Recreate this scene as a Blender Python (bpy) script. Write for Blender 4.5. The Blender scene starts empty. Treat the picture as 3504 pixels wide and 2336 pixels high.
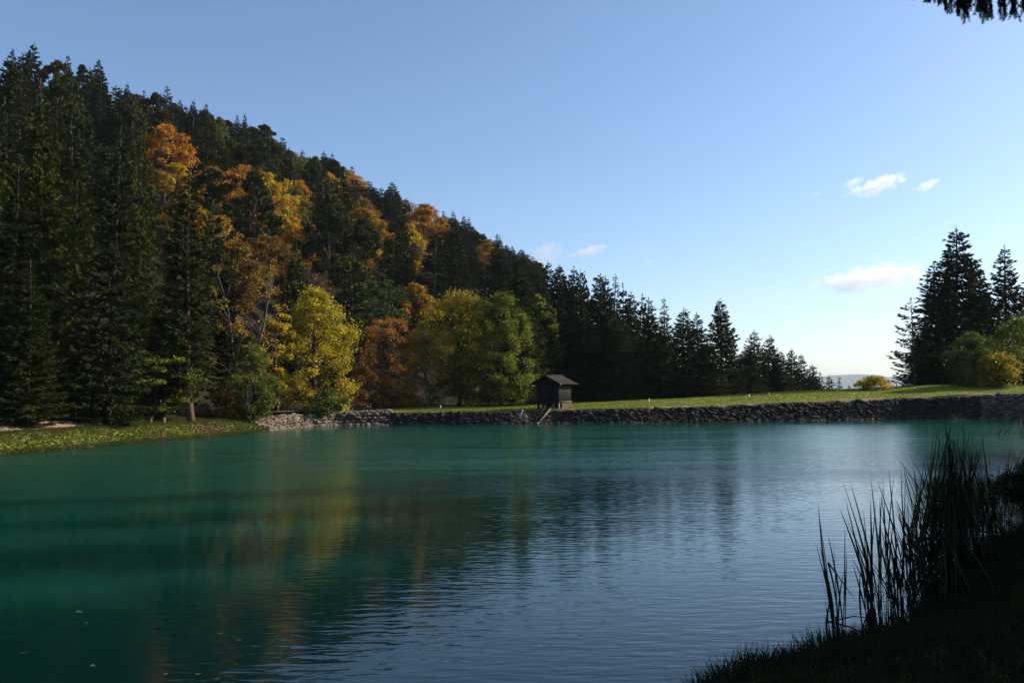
import bpy, math, random
import numpy as np
from mathutils import Vector, Matrix

scene = bpy.context.scene
COL = scene.collection
R = math.radians

# ------------------------------------------------------------------ camera
EYE = 2.7
PITCH, ROLL = R(3.53), R(-0.40)
cam_d = bpy.data.cameras.new("camera"); cam = bpy.data.objects.new("camera", cam_d); COL.objects.link(cam)
cam_d.sensor_width = 22.2; cam_d.lens = 18.0; cam_d.clip_start = 0.1; cam_d.clip_end = 40000
_rot = Matrix.Rotation(math.pi / 2 + PITCH, 3, 'X') @ Matrix.Rotation(ROLL, 3, 'Z')
cam.matrix_world = Matrix.Translation((0, 0, EYE)) @ _rot.to_4x4()
scene.camera = cam
ROT = np.array(_rot)

# ------------------------------------------------------------------ sky, sun, exposure
SUN_AZ, SUN_EL = R(74), R(31)            # azimuth measured from +Y (view) towards +X (right)
world = bpy.data.worlds.new("World"); scene.world = world; world.use_nodes = True
wn, wl = world.node_tree.nodes, world.node_tree.links
wn.clear()
sky = wn.new('ShaderNodeTexSky'); sky.sky_type = 'NISHITA'; sky.sun_disc = False
sky.sun_elevation = SUN_EL; sky.sun_rotation = SUN_AZ
sky.altitude = 600; sky.air_density = 1.0; sky.dust_density = 1.4; sky.ozone_density = 3.6
bg = wn.new('ShaderNodeBackground'); bg.inputs['Strength'].default_value = 0.135
wo = wn.new('ShaderNodeOutputWorld')
wl.new(sky.outputs[0], bg.inputs['Color']); wl.new(bg.outputs[0], wo.inputs['Surface'])
sun_d = bpy.data.lights.new("sun", 'SUN'); sun_d.energy = 5.0; sun_d.angle = R(0.5); sun_d.color = (1.0, 0.90, 0.72)
sun = bpy.data.objects.new("sun", sun_d); COL.objects.link(sun)
sdir = Vector((math.sin(SUN_AZ) * math.cos(SUN_EL), math.cos(SUN_AZ) * math.cos(SUN_EL), math.sin(SUN_EL)))
sun.rotation_euler = (-sdir).to_track_quat('-Z', 'Y').to_euler()
vs = scene.view_settings
scene.display_settings.display_device = 'sRGB'
vs.view_transform = 'Standard'; vs.look = 'None'; vs.exposure = 0.45; vs.gamma = 1.0; vs.use_curve_mapping = False
cy = scene.cycles
cy.max_bounces = 12; cy.diffuse_bounces = 2; cy.glossy_bounces = 3; cy.transmission_bounces = 3
cy.volume_bounces = 10; cy.transparent_max_bounces = 8
cy.volume_step_rate = 0.25; cy.volume_max_steps = 512
cy.sample_clamp_indirect = 4.0; cy.use_denoising = True
cy.caustics_reflective = False; cy.caustics_refractive = False

# ------------------------------------------------------------------ surveying helpers
def ray(px, py):
    """direction from the eye for a sighting in photograph pixels"""
    v = np.array([(px - 1752) / 3504 * 22.2, -(py - 1168) / 3504 * 22.2, -18.0])
    return ROT @ v
def sight(px, py, Y):
    d = ray(px, py); return np.array([0, 0, EYE]) + d * (Y / d[1])
def on_level(px, py, z=0.0):
    d = ray(px, py); return np.array([0, 0, EYE]) + d * ((z - EYE) / d[2])
def to_px(p):
    v = ROT.T @ (np.asarray(p, float) - np.array([0, 0, EYE]))
    return 1752 + v[0] / -v[2] * 18 / 22.2 * 3504, 1168 - v[1] / -v[2] * 18 / 22.2 * 3504

def smooth(a, b, x):
    t = np.clip((np.asarray(x, float) - a) / (b - a), 0, 1); return t * t * (3 - 2 * t)

# value noise ------------------------------------------------------------
_rn = np.random.RandomState(5).rand(256, 256)
def noise2(x, y, s=1.0, o=0):
    x = np.asarray(x, float) / s + 37.3 + o * 17.7; y = np.asarray(y, float) / s + 91.1 + o * 7.3
    xi = np.floor(x).astype(int); yi = np.floor(y).astype(int); fx = x - xi; fy = y - yi
    fx = fx * fx * (3 - 2 * fx); fy = fy * fy * (3 - 2 * fy)
    g = lambda a, b: _rn[a % 256, b % 256]
    return (g(xi, yi) * (1 - fx) + g(xi + 1, yi) * fx) * (1 - fy) + (g(xi, yi + 1) * (1 - fx) + g(xi + 1, yi + 1) * fx) * fy
def fbm(x, y, s=1.0, n=3, o=0):
    v = 0; a = .5; t = 0
    for k in range(n):
        v = v + a * noise2(x, y, s, o + k); t += a; a *= .5; s *= .5
    return v / t

# ------------------------------------------------------------------ lake outline
def wp(px, py): p = on_level(px, py); return (p[0], p[1])
LEFT = [(-24.5, 12), (-25.5, 28), wp(0, 1556), wp(250, 1536), wp(500, 1513), wp(700, 1495), wp(860, 1480), wp(980, 1466), wp(1060, 1457)]
DAM = [wp(1150, 1454), wp(1330, 1452), wp(1600, 1450), wp(1850, 1448), wp(2150, 1445), wp(2450, 1441), wp(2800, 1436), wp(3100, 1432), wp(3360, 1431)]
_c = DAM[-1]
CORNER = [(_c[0] + 1.3, _c[1] - .2), (_c[0] + 2.2, _c[1] - 1.1), (_c[0] + 2.8, _c[1] - 2.6)]
NEAR = CORNER + [(44.6, 71.0), (42.5, 62), (33.0, 50), (27.9, 44.5), (21.5, 35), (17.0, 28), (13.4, 22), (10.9, 17.6), (9.3, 15.6), (7.9, 14.1), (6.7, 12.5),
        (5.4, 10.8), (4.5, 9.6), (3.7, 9.0), (3.05, 8.75), (2.75, 8.30), (2.2, 8.25), (1.75, 7.75), (1.3, 6.9), (0.6, 5.4), (-0.6, 4.2), (-3, 3.0), (-8, 1.5), (-16, 0), (-22, 3)]
LAKE = np.array(LEFT + DAM + NEAR)
def lake_sd(x, y):
    x = np.asarray(x, float); y = np.asarray(y, float)
    d = np.full(x.shape, 1e9); inside = np.zeros(x.shape, bool)
    n = len(LAKE)
    for i in range(n):
        ax, ay = LAKE[i]; bx, by = LAKE[(i + 1) % n]
        ex, ey = bx - ax, by - ay
        t = np.clip(((x - ax) * ex + (y - ay) * ey) / (ex * ex + ey * ey), 0, 1)
        d = np.minimum(d, np.hypot(x - ax - t * ex, y - ay - t * ey))
        c = ((ay > y) != (by > y)) & (x < ex * (y - ay) / (ey if ey else 1e-9) + ax)
        inside ^= c
    return np.where(inside, -d, d)

# hill: foot line and ridge line ----------------------------------------------
FOOT = np.array([(-36, -60), (-32, 0), (-31.5, 40), (-29, 60), (-25, 76), (-16, 92), (-4, 102), (10, 112), (32, 140), (60, 180), (95, 240), (150, 330), (260, 480)], float)
_ridge = [(-900, 95, -60), (-400, 125, 60), (0, 150, 215), (300, 180, 255), (550, 205, 350), (850, 230, 460), (1000, 240, 530), (1350, 262, 665), (1600, 280, 780),
          (1800, 296, 880), (2000, 320, 1010), (2200, 350, 1130), (2450, 380, 1230), (2750, 430, 1310)]
RIDGE = np.array([sight(a, c, b) for a, b, c in _ridge]); RIDGE[:, 2] -= 9.5
RIDGE = np.vstack([[-120, -80, 42], RIDGE])
def poly_near(P, x, y):
    d = np.full(np.shape(x), 1e9); z = np.zeros(np.shape(x)); side = np.zeros(np.shape(x))
    for i in range(len(P) - 1):
        ax, ay = P[i][:2]; bx, by = P[i + 1][:2]; ex, ey = bx - ax, by - ay
        t = np.clip(((x - ax) * ex + (y - ay) * ey) / (ex * ex + ey * ey), 0, 1)
        dd = np.hypot(x - ax - t * ex, y - ay - t * ey); m = dd < d
        d = np.where(m, dd, d)
        if P.shape[1] > 2: z = np.where(m, P[i][2] * (1 - t) + P[i + 1][2] * t, z)
        side = np.where(m, np.sign(ex * (y - ay) - ey * (x - ax)), side)
    return d, z, side
def crest(x): return np.interp(x, [-20, -12, 1, 18, 30, 37, 42, 46], [0.85, 1.02, 1.12, 1.38, 1.76, 1.95, 2.1, 2.35])
def run_of(x): return .5 + 1.9 * np.exp(-((np.asarray(x, float) - 2.4) / 2.0) ** 4)
def run_c(y): return np.interp(y, [66, 73, 76.5], [4.8, 2.6, .6])
def height(x, y):
    x = np.asarray(x, float); y = np.asarray(y, float)
    d = lake_sd(x, y)
    bed = -np.minimum(2.5, 0.45 * np.abs(d)) - 0.02
    # the dam
    c = crest(x)
    rn = run_of(x); zd = c * np.clip(d / rn, 0, 1) + 0.05 * np.clip(d - 0.95, 0, 13) * np.clip(0.35 + x / 30, .35, 1.4)
    back = smooth(13, 60, d) * smooth(2, 30, x)
    zd = zd - 11 * back - 0.02 * np.clip(d - 60, 0, 900) * smooth(2, 40, x)
    # left bank and valley floor
    zl = 0.92 * smooth(-0.6, 3.2, d) + .38 * smooth(3.3, 6.2, d) - .12 * np.exp(-np.clip(d, 0, 9) / 1.5) + 0.02 * np.clip(d - 4, 0, 10) + .12 * (fbm(x, y, 2.2) - .5) * smooth(0, 1, d)
    # near and right bank
    zn = 0.45 * smooth(-.2, 1.5, d) + 0.03 * np.clip(d, 0, 60) + .12 * (fbm(x, y, 1.2) - .5) * smooth(0, 1, d)
    wd = smooth(58, 68, y + 0.25 * np.clip(x + 14, -30, 0))
    wl_ = smooth(-6, -12, x)
    zr = zn
    z = zl * wl_ + zr * (1 - wl_)
    corner = smooth(39.5, 43.5, x) * smooth(90, 74, y)
    rc = run_c(y); zc = 2.25 * np.clip(d / rc, 0, 1) + .06 * np.clip(d - rc, 0, 10)
    z = z * (1 - wd) + (zd * (1 - corner) + zc * corner) * wd
    # inlet ditch between the left bank and the dam
    ditch = np.exp(-(((x + 16.5) * .75 + (y - 70) * .3) / 1.1) ** 2) * smooth(62, 66, y) * smooth(92, 80, y)
    z = z - 0.75 * ditch * smooth(0, 2.5, d)
    # the hillside
    df, _, sf = poly_near(FOOT, x, y)
    dr, rz, _ = poly_near(RIDGE, x, y)
    t = df / (df + dr + 1e-6)
    hill = np.where(sf > 0, rz * (1.15 * t - .15 * t * t) * smooth(0, 12, df), 0)
    z = z + hill + np.where(sf > 0, (fbm(x, y, 14) - .5) * 5 * smooth(5, 25, df), 0)
    far = smooth(500, 1500, np.hypot(x, y))
    z = z * (1 - far) + far * (-60 + 25 * (fbm(x, y, 900) - .5))
    return np.where(d < 0, bed, z)
def gz(x, y): return float(height(np.array([x]), np.array([y]))[0])

# ------------------------------------------------------------------ mesh helpers
def new_mesh(name, V, quads=None, tris=None, attrs=None, smooth_shade=False):
    V = np.asarray(V, np.float32); me = bpy.data.meshes.new(name)
    q = np.zeros((0, 4), int) if quads is None or len(quads) == 0 else np.asarray(quads, int)
    t = np.zeros((0, 3), int) if tris is None or len(tris) == 0 else np.asarray(tris, int)
    loops = np.concatenate([q.ravel(), t.ravel()]); n = len(q) + len(t)
    tot = np.concatenate([np.full(len(q), 4), np.full(len(t), 3)]).astype(np.int32)
    st = np.concatenate([[0], np.cumsum(tot)[:-1]]).astype(np.int32)
    me.vertices.add(len(V)); me.vertices.foreach_set('co', V.ravel())
    me.loops.add(len(loops)); me.loops.foreach_set('vertex_index', loops.astype(np.int32))
    me.polygons.add(n); me.polygons.foreach_set('loop_start', st); me.polygons.foreach_set('loop_total', tot)
    if smooth_shade: me.polygons.foreach_set('use_smooth', np.ones(n, bool))
    me.update(calc_edges=True)
    for k, a in (attrs or {}).items():
        at = me.attributes.new(k, 'FLOAT', 'POINT'); at.data.foreach_set('value', np.asarray(a, np.float32))
    return me
def link(name, me, mat=None, parent=None, kind=None, label=None, cat=None, group=None):
    if mat is not None and len(me.materials) == 0: me.materials.append(mat)
    o = bpy.data.objects.new(name, me); COL.objects.link(o)
    if parent is not None: o.parent = parent
    return tag(o, label, cat, group, kind)
def tag(o, label=None, cat=None, group=None, kind=None):
    if kind: o['kind'] = kind
    if label: o['label'] = label
    if cat: o['category'] = cat
    if group: o['group'] = group
    return o
def empty(name, loc, label, cat, group=None, rz=0.0):
    o = bpy.data.objects.new(name, None); COL.objects.link(o); o.location = [float(v) for v in loc]; o.rotation_euler[2] = rz
    o.empty_display_size = .3
    return tag(o, label, cat, group)
class Buf:
    def __init__(s): s.V = []; s.Q = []; s.T = []; s.A = []; s.n = 0
    def add(s, V, Q=None, T=None, a=None):
        V = np.asarray(V, float).reshape(-1, 3)
        if Q is not None and len(Q): s.Q.append(np.asarray(Q, int) + s.n)
        if T is not None and len(T): s.T.append(np.asarray(T, int) + s.n)
        s.V.append(V); s.A.append(np.full(len(V), .5) if a is None else np.broadcast_to(np.asarray(a, float), (len(V),))); s.n += len(V)
    def mesh(s, name, attr=None, smooth_shade=False):
        return new_mesh(name, np.vstack(s.V), np.vstack(s.Q) if s.Q else None, np.vstack(s.T) if s.T else None, {attr: np.concatenate(s.A)} if attr else None, smooth_shade)
    def tube(s, pts, rad, n=6, a=None):
        pts = np.asarray(pts, float); rad = np.broadcast_to(np.asarray(rad, float), (len(pts),)); k = len(pts)
        tg = np.gradient(pts, axis=0); tg /= np.linalg.norm(tg, axis=1)[:, None] + 1e-9
        up = np.where(np.abs(tg[:, 2:3]) > .9, np.array([[1., 0, 0]]), np.array([[0, 0, 1.]]))
        u = np.cross(tg, up); u /= np.linalg.norm(u, axis=1)[:, None] + 1e-9; w = np.cross(tg, u)
        an = np.arange(n) / n * 2 * math.pi
        V = pts[:, None] + rad[:, None, None] * (np.cos(an)[None, :, None] * u[:, None] + np.sin(an)[None, :, None] * w[:, None])
        i = np.arange(k - 1)[:, None] * n; j = np.arange(n)[None]; j2 = (j + 1) % n
        Q = np.stack([i + j, i + j2, i + n + j2, i + n + j], -1).reshape(-1, 4)
        T = [(0, b + 1, b) for b in range(1, n - 1)] + [((k - 1) * n, (k - 1) * n + b, (k - 1) * n + b + 1) for b in range(1, n - 1)]
        s.add(V.reshape(-1, 3), Q, T, a)
    def kites(s, P, D, L, W, side=None, a=None, rng=None, mid=.45):
        """many little pointed leaf / needle-spray faces"""
        P = np.asarray(P, float); D = D / (np.linalg.norm(D, axis=1)[:, None] + 1e-9); n = len(P)
        if side is None: side = rng.normal(size=(n, 3))
        S = np.cross(D, side); S /= np.linalg.norm(S, axis=1)[:, None] + 1e-9
        L = np.broadcast_to(L, (n,))[:, None]; W = np.broadcast_to(W, (n,))[:, None]
        V = np.stack([P, P + D * L * mid + S * W, P + D * L, P + D * L * mid - S * W], 1).reshape(-1, 3)
        s.add(V, np.arange(4 * n).reshape(n, 4), None, np.repeat(np.broadcast_to(.5 if a is None else a, (n,)), 4))
    def box(s, c, size, rot=None, a=None):
        h = np.array(size) / 2
        V = np.array([[x, y, z] for x in (-1, 1) for y in (-1, 1) for z in (-1, 1)]) * h
        if rot is not None: V = V @ np.array(rot).T
        s.add(V + np.array(c), [(0, 1, 3, 2), (4, 6, 7, 5), (0, 4, 5, 1), (2, 3, 7, 6), (0, 2, 6, 4), (1, 5, 7, 3)], None, a)
    def bar(s, p, q, w, t, a=None):
        """rectangular beam from p to q: w across, t thick"""
        p = np.array(p, float); q = np.array(q, float); d = q - p; L = np.linalg.norm(d); d /= L
        u = np.cross(d, [0, 0, 1]); u /= np.linalg.norm(u) + 1e-9; n = np.cross(u, d)
        s.box((p + q) / 2, (w, L, t), np.stack([u, d, n], 1), a)

# ------------------------------------------------------------------ materials
def nodes(name):
    m = bpy.data.materials.new(name); m.use_nodes = True; nt = m.node_tree; nt.nodes.clear()
    return m, nt.nodes, nt.links
def attr(n, name):
    a = n.new('ShaderNodeAttribute'); a.attribute_name = name; return a.outputs['Fac']
def mixc(n, l, f, a, b, mode='MIX'):
    m = n.new('ShaderNodeMix'); m.data_type = 'RGBA'; m.blend_type = mode
    for i, v in ((0, f), (6, a), (7, b)):
        if isinstance(v, (int, float)): m.inputs[i].default_value = v
        elif isinstance(v, tuple): m.inputs[i].default_value = (*v[:3], 1)
        else: l.new(v, m.inputs[i])
    return m.outputs[2]
def noise_n(n, l, scale, detail=3, vec=None, rough=.55, coord='Object', scl=None):
    t = n.new('ShaderNodeTexNoise'); t.inputs['Scale'].default_value = scale; t.inputs['Detail'].default_value = detail; t.inputs['Roughness'].default_value = rough
    if vec is None:
        c = n.new('ShaderNodeTexCoord'); vec = c.outputs[coord]
    if scl is not None:
        mp = n.new('ShaderNodeMapping'); mp.inputs['Scale'].default_value = scl; l.new(vec, mp.inputs[0]); vec = mp.outputs[0]
    l.new(vec, t.inputs['Vector']); return t.outputs['Fac']
def ramp(n, l, f, a, b):
    r = n.new('ShaderNodeMapRange'); r.inputs[1].default_value = a; r.inputs[2].default_value = b; l.new(f, r.inputs[0]); return r.outputs[0]
def math_n(n, l, op, a, b=0.0):
    m = n.new('ShaderNodeMath'); m.operation = op
    for i, v in enumerate((a, b)):
        if isinstance(v, (int, float)): m.inputs[i].default_value = v
        else: l.new(v, m.inputs[i])
    return m.outputs[0]
def bump(n, l, h, dist, strength=1.0):
    b = n.new('ShaderNodeBump'); b.inputs['Distance'].default_value = dist; b.inputs['Strength'].default_value = strength; l.new(h, b.inputs['Height']); return b.outputs[0]

def leaf_mat(name, green, trans=.28, spec=.2):
    """'tint' per leaf: 0..1; object colour is the autumn colour, alpha of it says how far the tree has turned"""
    m, n, l = nodes(name)
    oi = n.new('ShaderNodeObjectInfo')
    t = attr(n, 'tint')
    turned = ramp(n, l, math_n(n, l, 'ADD', t, math_n(n, l, 'MULTIPLY', math_n(n, l, 'SUBTRACT', oi.outputs['Alpha'], .5), 1.6)), .25, .8)
    c = mixc(n, l, turned, green, oi.outputs['Color'])
    v = noise_n(n, l, 1.3, 2)
    c = mixc(n, l, ramp(n, l, v, .3, .7), mixc(n, l, 1.0, c, (.55, .62, .5), 'MULTIPLY'), mixc(n, l, 1.0, c, (1.25, 1.2, 1.0), 'MULTIPLY'))
    p = n.new('ShaderNodeBsdfPrincipled'); p.inputs['Roughness'].default_value = .55; p.inputs['Specular IOR Level'].default_value = spec
    tr = n.new('ShaderNodeBsdfTranslucent'); mx = n.new('ShaderNodeMixShader'); mx.inputs[0].default_value = trans
    l.new(c, p.inputs['Base Color']); l.new(c, tr.inputs['Color'])
    l.new(p.outputs[0], mx.inputs[1]); l.new(tr.outputs[0], mx.inputs[2])
    o = n.new('ShaderNodeOutputMaterial'); l.new(mx.outputs[0], o.inputs['Surface']); return m
def needle_mat(name):
    m, n, l = nodes(name)
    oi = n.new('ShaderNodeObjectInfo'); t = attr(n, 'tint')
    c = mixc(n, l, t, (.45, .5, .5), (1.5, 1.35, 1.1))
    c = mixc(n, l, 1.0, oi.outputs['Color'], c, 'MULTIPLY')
    v = noise_n(n, l, .55, 2)
    c = mixc(n, l, ramp(n, l, v, .35, .7), c, mixc(n, l, 1.0, c, (1.5, 1.2, .9), 'MULTIPLY'))
    p = n.new('ShaderNodeBsdfPrincipled'); p.inputs['Roughness'].default_value = .7; p.inputs['Specular IOR Level'].default_value = .04
    tr = n.new('ShaderNodeBsdfTranslucent'); mx = n.new('ShaderNodeMixShader'); mx.inputs[0].default_value = .1
    l.new(c, p.inputs['Base Color']); l.new(c, tr.inputs['Color'])
    l.new(p.outputs[0], mx.inputs[1]); l.new(tr.outputs[0], mx.inputs[2])
    o = n.new('ShaderNodeOutputMaterial'); l.new(mx.outputs[0], o.inputs['Surface']); return m
def plain(name, a, b, scale=4, rough=.8, bmp=.01, scl=None, spec=.3, attr_name=None):
    m, n, l = nodes(name)
    v = noise_n(n, l, scale, 5, scl=scl)
    c = mixc(n, l, ramp(n, l, v, .3, .7), a, b)
    if attr_name:
        c = mixc(n, l, 1.0, c, mixc(n, l, attr(n, attr_name), (.5, .5, .5), (1.5, 1.45, 1.4)), 'MULTIPLY')
    p = n.new('ShaderNodeBsdfPrincipled'); p.inputs['Roughness'].default_value = rough; p.inputs['Specular IOR Level'].default_value = spec
    l.new(c, p.inputs['Base Color'])
    if bmp: l.new(bump(n, l, v, bmp), p.inputs['Normal'])
    o = n.new('ShaderNodeOutputMaterial'); l.new(p.outputs[0], o.inputs['Surface']); return m

M_LEAF = leaf_mat('leaf', (.055, .085, .014))
M_NEEDLE = needle_mat('needle')
M_BARK = plain('bark', (.03, .022, .017), (.08, .058, .043), 6, .9, .02, (1, 1, .25))
M_BARK_RED = plain('bark_red', (.075, .042, .028), (.18, .105, .075), 5, .9, .02, (1, 1, .3))
M_BIRCH = plain('bark_pale', (.05, .036, .03), (.13, .10, .078), 4, .8, .01, (1, 1, .4))
M_STONE_SHADED = plain('stone', (.012, .0095, .008), (.042, .033, .027), 2.2, .85, .03, attr_name='tint')  # the shade on the dam face is put into this darker stone
M_STONE_LIT = plain('stone_sunlit', (.075, .056, .045), (.20, .152, .125), 2.2, .85, .03, attr_name='tint')  # same stone, with sunlight put into its paler colour
M_WOOD = plain('weathered_wood', (.008, .006, .005), (.028, .021, .017), 9, .85, .006, (6, 6, .5), attr_name='tint')
M_WOOD_BEAM = plain('sunlit_pale_beam', (.10, .065, .05), (.2, .145, .115), 9, .85, .006, (3, .4, 3))
M_SHINGLE = plain('shingle', (.012, .008, .007), (.042, .028, .023), 5, .85, .01, attr_name='tint')
M_CONCRETE = plain('concrete', (.16, .14, .12), (.28, .25, .21), 5, .9, .01)
M_WHITE = plain('white_paint', (.62, .62, .60), (.8, .8, .78), 8, .6, 0)
M_ORANGE = plain('orange_paint', (.6, .2, .03), (.7, .28, .05), 8, .6, 0)
M_DARK = plain('hut_shade_dark', (.012, .010, .009), (.02, .018, .016), 5, .95, 0)  # near-black colour standing in for shade under and inside the hut
M_REED = plain('reed', (.022, .030, .012), (.05, .048, .02), 3, .6, 0, spec=.2, attr_name='tint')
M_STRAW = plain('dry_reed', (.07, .05, .03), (.12, .09, .05), 5, .8, 0)
M_HILLS = plain('far_woods', (.025, .045, .022), (.06, .075, .035), .004, .95, 0, spec=.05)

def grass_mat(name, a, b, c):
    m, n, l = nodes(name)
    t = attr(n, 'tint')
    col = mixc(n, l, t, a, b)
    v = noise_n(n, l, .45, 4)
    col = mixc(n, l, ramp(n, l, v, .46, .64), col, c)
    p = n.new('ShaderNodeBsdfPrincipled'); p.inputs['Roughness'].default_value = .6; p.inputs['Specular IOR Level'].default_value = .2
    tr = n.new('ShaderNodeBsdfTranslucent'); mx = n.new('ShaderNodeMixShader'); mx.inputs[0].default_value = .22
    l.new(col, p.inputs['Base Color']); l.new(col, tr.inputs['Color']); l.new(p.outputs[0], mx.inputs[1]); l.new(tr.outputs[0], mx.inputs[2])
    o = n.new('ShaderNodeOutputMaterial'); l.new(mx.outputs[0], o.inputs['Surface']); return m
M_GRASS = grass_mat('grass', (.17, .215, .016), (.24, .285, .026), (.28, .23, .05))
M_GRASS_LEFT = grass_mat('bank_grass', (.085, .10, .017), (.105, .12, .022), (.14, .11, .04))
M_GRASS_NEAR = grass_mat('near_shaded_grass', (.02, .03, .008), (.04, .05, .014), (.035, .032, .014))  # darker grass colour carries the shade of the near bank

def ground_mat():
    m, n, l = nodes('ground')
    co = n.new('ShaderNodeTexCoord').outputs['Object']
    big = noise_n(n, l, .35, 4, co); fine = noise_n(n, l, 6, 5, co)
    litter = mixc(n, l, ramp(n, l, fine, .3, .7), (.010, .009, .006), (.032, .024, .014))
    grass = mixc(n, l, ramp(n, l, fine, .3, .75), (.15, .185, .015), (.22, .25, .03))
    grass = mixc(n, l, ramp(n, l, big, .52, .75), grass, (.19, .14, .06))
    dirt = mixc(n, l, ramp(n, l, fine, .3, .7), (.16, .095, .06), (.32, .21, .14))
    c = mixc(n, l, attr(n, 'grassy'), litter, grass)
    c = mixc(n, l, attr(n, 'dirt'), c, dirt)
    p = n.new('ShaderNodeBsdfPrincipled'); p.inputs['Roughness'].default_value = .95; p.inputs['Specular IOR Level'].default_value = .1
    l.new(c, p.inputs['Base Color']); l.new(bump(n, l, fine, .012), p.inputs['Normal'])
    o = n.new('ShaderNodeOutputMaterial'); l.new(p.outputs[0], o.inputs['Surface']); return m

def water_mat():
    m, n, l = nodes('water')
    co = n.new('ShaderNodeTexCoord').outputs['Object']
    sep = n.new('ShaderNodeSeparateXYZ'); l.new(co, sep.inputs[0]); X, Y = sep.outputs[0], sep.outputs[1]
    def mapped(rot, sc):
        mp = n.new('ShaderNodeMapping'); mp.inputs['Rotation'].default_value = (0, 0, R(rot)); mp.inputs['Scale'].default_value = sc; l.new(co, mp.inputs[0]); return mp.outputs[0]
    # wind ripples: long crests lying across the view, three sizes, bent by a slow noise
    w1 = noise_n(n, l, 1.0, 1.5, mapped(8, (1.9, 6.4, 1)), .45)
    w2 = noise_n(n, l, 1.0, 1.0, mapped(12, (4.2, 13., 1)), .5)
    w3 = noise_n(n, l, 1.0, 2, mapped(4, (.4, 1.3, 1)), .5)
    # calm and ruffled patches
    patch = noise_n(n, l, 1.0, 3, mapped(-4, (.045, .16, 1)), .6)
    # the middle of the lake is more wind-ruffled than the near, sheltered water
    far = n.new('ShaderNodeMapRange'); far.interpolation_type = 'SMOOTHSTEP'; far.inputs[1].default_value = 18; far.inputs[2].default_value = 27
    l.new(math_n(n, l, 'ADD', Y, math_n(n, l, 'MULTIPLY', math_n(n, l, 'SUBTRACT', patch, .5), 22)), far.inputs[0]); far = far.outputs[0]
    calm_left = ramp(n, l, math_n(n, l, 'ADD', X, math_n(n, l, 'MULTIPLY', patch, 3)), -4.5, 5.0)
    h = math_n(n, l, 'ADD', math_n(n, l, 'MULTIPLY', w1, .0115), math_n(n, l, 'MULTIPLY', w2, .0045))
    h = math_n(n, l, 'ADD', h, math_n(n, l, 'MULTIPLY', w3, .008))
    amp = math_n(n, l, 'ADD', math_n(n, l, 'MULTIPLY', calm_left, .5), math_n(n, l, 'MULTIPLY', ramp(n, l, patch, .35, .7), .3))
    amp = math_n(n, l, 'ADD', amp, .06)
    amp = math_n(n, l, 'ADD', amp, math_n(n, l, 'MULTIPLY', far, .7))
    b = n.new('ShaderNodeBump'); b.inputs['Distance'].default_value = 1.0; l.new(h, b.inputs['Height']); l.new(amp, b.inputs['Strength'])
    p = n.new('ShaderNodeBsdfPrincipled'); p.inputs['IOR'].default_value = 1.333; p.inputs['Specular IOR Level'].default_value = .5
    streak = ramp(n, l, noise_n(n, l, 1.0, 4, mapped(-3, (.05, .42, 1)), .6), .38, .62)
    lee = ramp(n, l, math_n(n, l, 'ADD', Y, math_n(n, l, 'MULTIPLY', streak, 3)), 73, 62)
    rough = math_n(n, l, 'ADD', .045, math_n(n, l, 'MULTIPLY', math_n(n, l, 'MULTIPLY', far, lee), math_n(n, l, 'ADD', .07, math_n(n, l, 'MULTIPLY', streak, .11)))); l.new(rough, p.inputs['Roughness'])
    p.inputs['Base Color'].default_value = (.005, .062, .042, 1)
    p.inputs['Subsurface Weight'].default_value = 1.0; p.inputs['Subsurface Radius'].default_value = (.3, 1.3, .75); p.inputs['Subsurface Scale'].default_value = 22.0
    l.new(b.outputs[0], p.inputs['Normal'])
    o = n.new('ShaderNodeOutputMaterial'); l.new(p.outputs[0], o.inputs['Surface']); return m

# ------------------------------------------------------------------ ground, lake, path, far hills
def axis(marks):
    out = [marks[0][0]]
    for (a, s0), (b, s1) in zip(marks[:-1], marks[1:]):
        x = a
        while x < b - 1e-6:
            f = (x - a) / (b - a); x += s0 + (s1 - s0) * f; out.append(min(x, b))
    return np.array(out)
gx = axis([(-12000, 1500), (-1500, 300), (-300, 20), (-60, 2.0), (-35, .6), (-12, .6), (-2, .5), (1, .22), (14, .3), (20, .6), (48, .8), (120, 5), (600, 60), (2500, 400), (12000, 1500)])
gy = axis([(-1500, 300), (-100, 20), (-10, 1.0), (3, .4), (6, .2), (16, .25), (22, .6), (60, .6), (66, .45), (84, .6), (110, 2), (200, 6), (480, 15), (1500, 150), (4000, 500), (14000, 1500)])
GX, GY = np.meshgrid(gx, gy)
GZ = height(GX, GY); GD = lake_sd(GX, GY)
def grassy(x, y, d):
    g_dam = smooth(61, 66, y) * smooth(15.5, 13, d + 1.2 * fbm(x, y, 3)) * (smooth(.9, 1.5, d)) * smooth(-20, -17, x) + smooth(36, 44, x) * smooth(70, 76, y) * smooth(16, 13, d) * smooth(2.6, 3.4, d)
    g_left = (x < -13.5) * smooth(74, 71, y) * smooth(.1, .6, d) * smooth(4.4, 3.4, d + .8 * fbm(x, y, 2))
    g_near = (x > -10) * smooth(64, 58, y) * .35
    return np.clip(g_dam + g_left + g_near, 0, 1)
g = grassy(GX, GY, GD)
dirt = np.clip((GX < -10) * smooth(66, 60, GY) * smooth(.52, .68, fbm(GX, GY, 2.4, 3, 9)) * smooth(8, 4, GD) + smooth(70, 74, GY) * smooth(2.4, 1.2, GD) * smooth(.45, .6, fbm(GX, GY, 1.7, 2, 4)), 0, 1)
ny, nx = GX.shape
ii = (np.arange(ny - 1)[:, None] * nx + np.arange(nx - 1)[None]).ravel()
gm = new_mesh('ground', np.stack([GX, GY, GZ], -1).reshape(-1, 3), np.stack([ii, ii + 1, ii + nx + 1, ii + nx], 1), None, {'grassy': g.ravel(), 'dirt': dirt.ravel()}, True)
link('ground', gm, ground_mat(), kind='structure')

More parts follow.
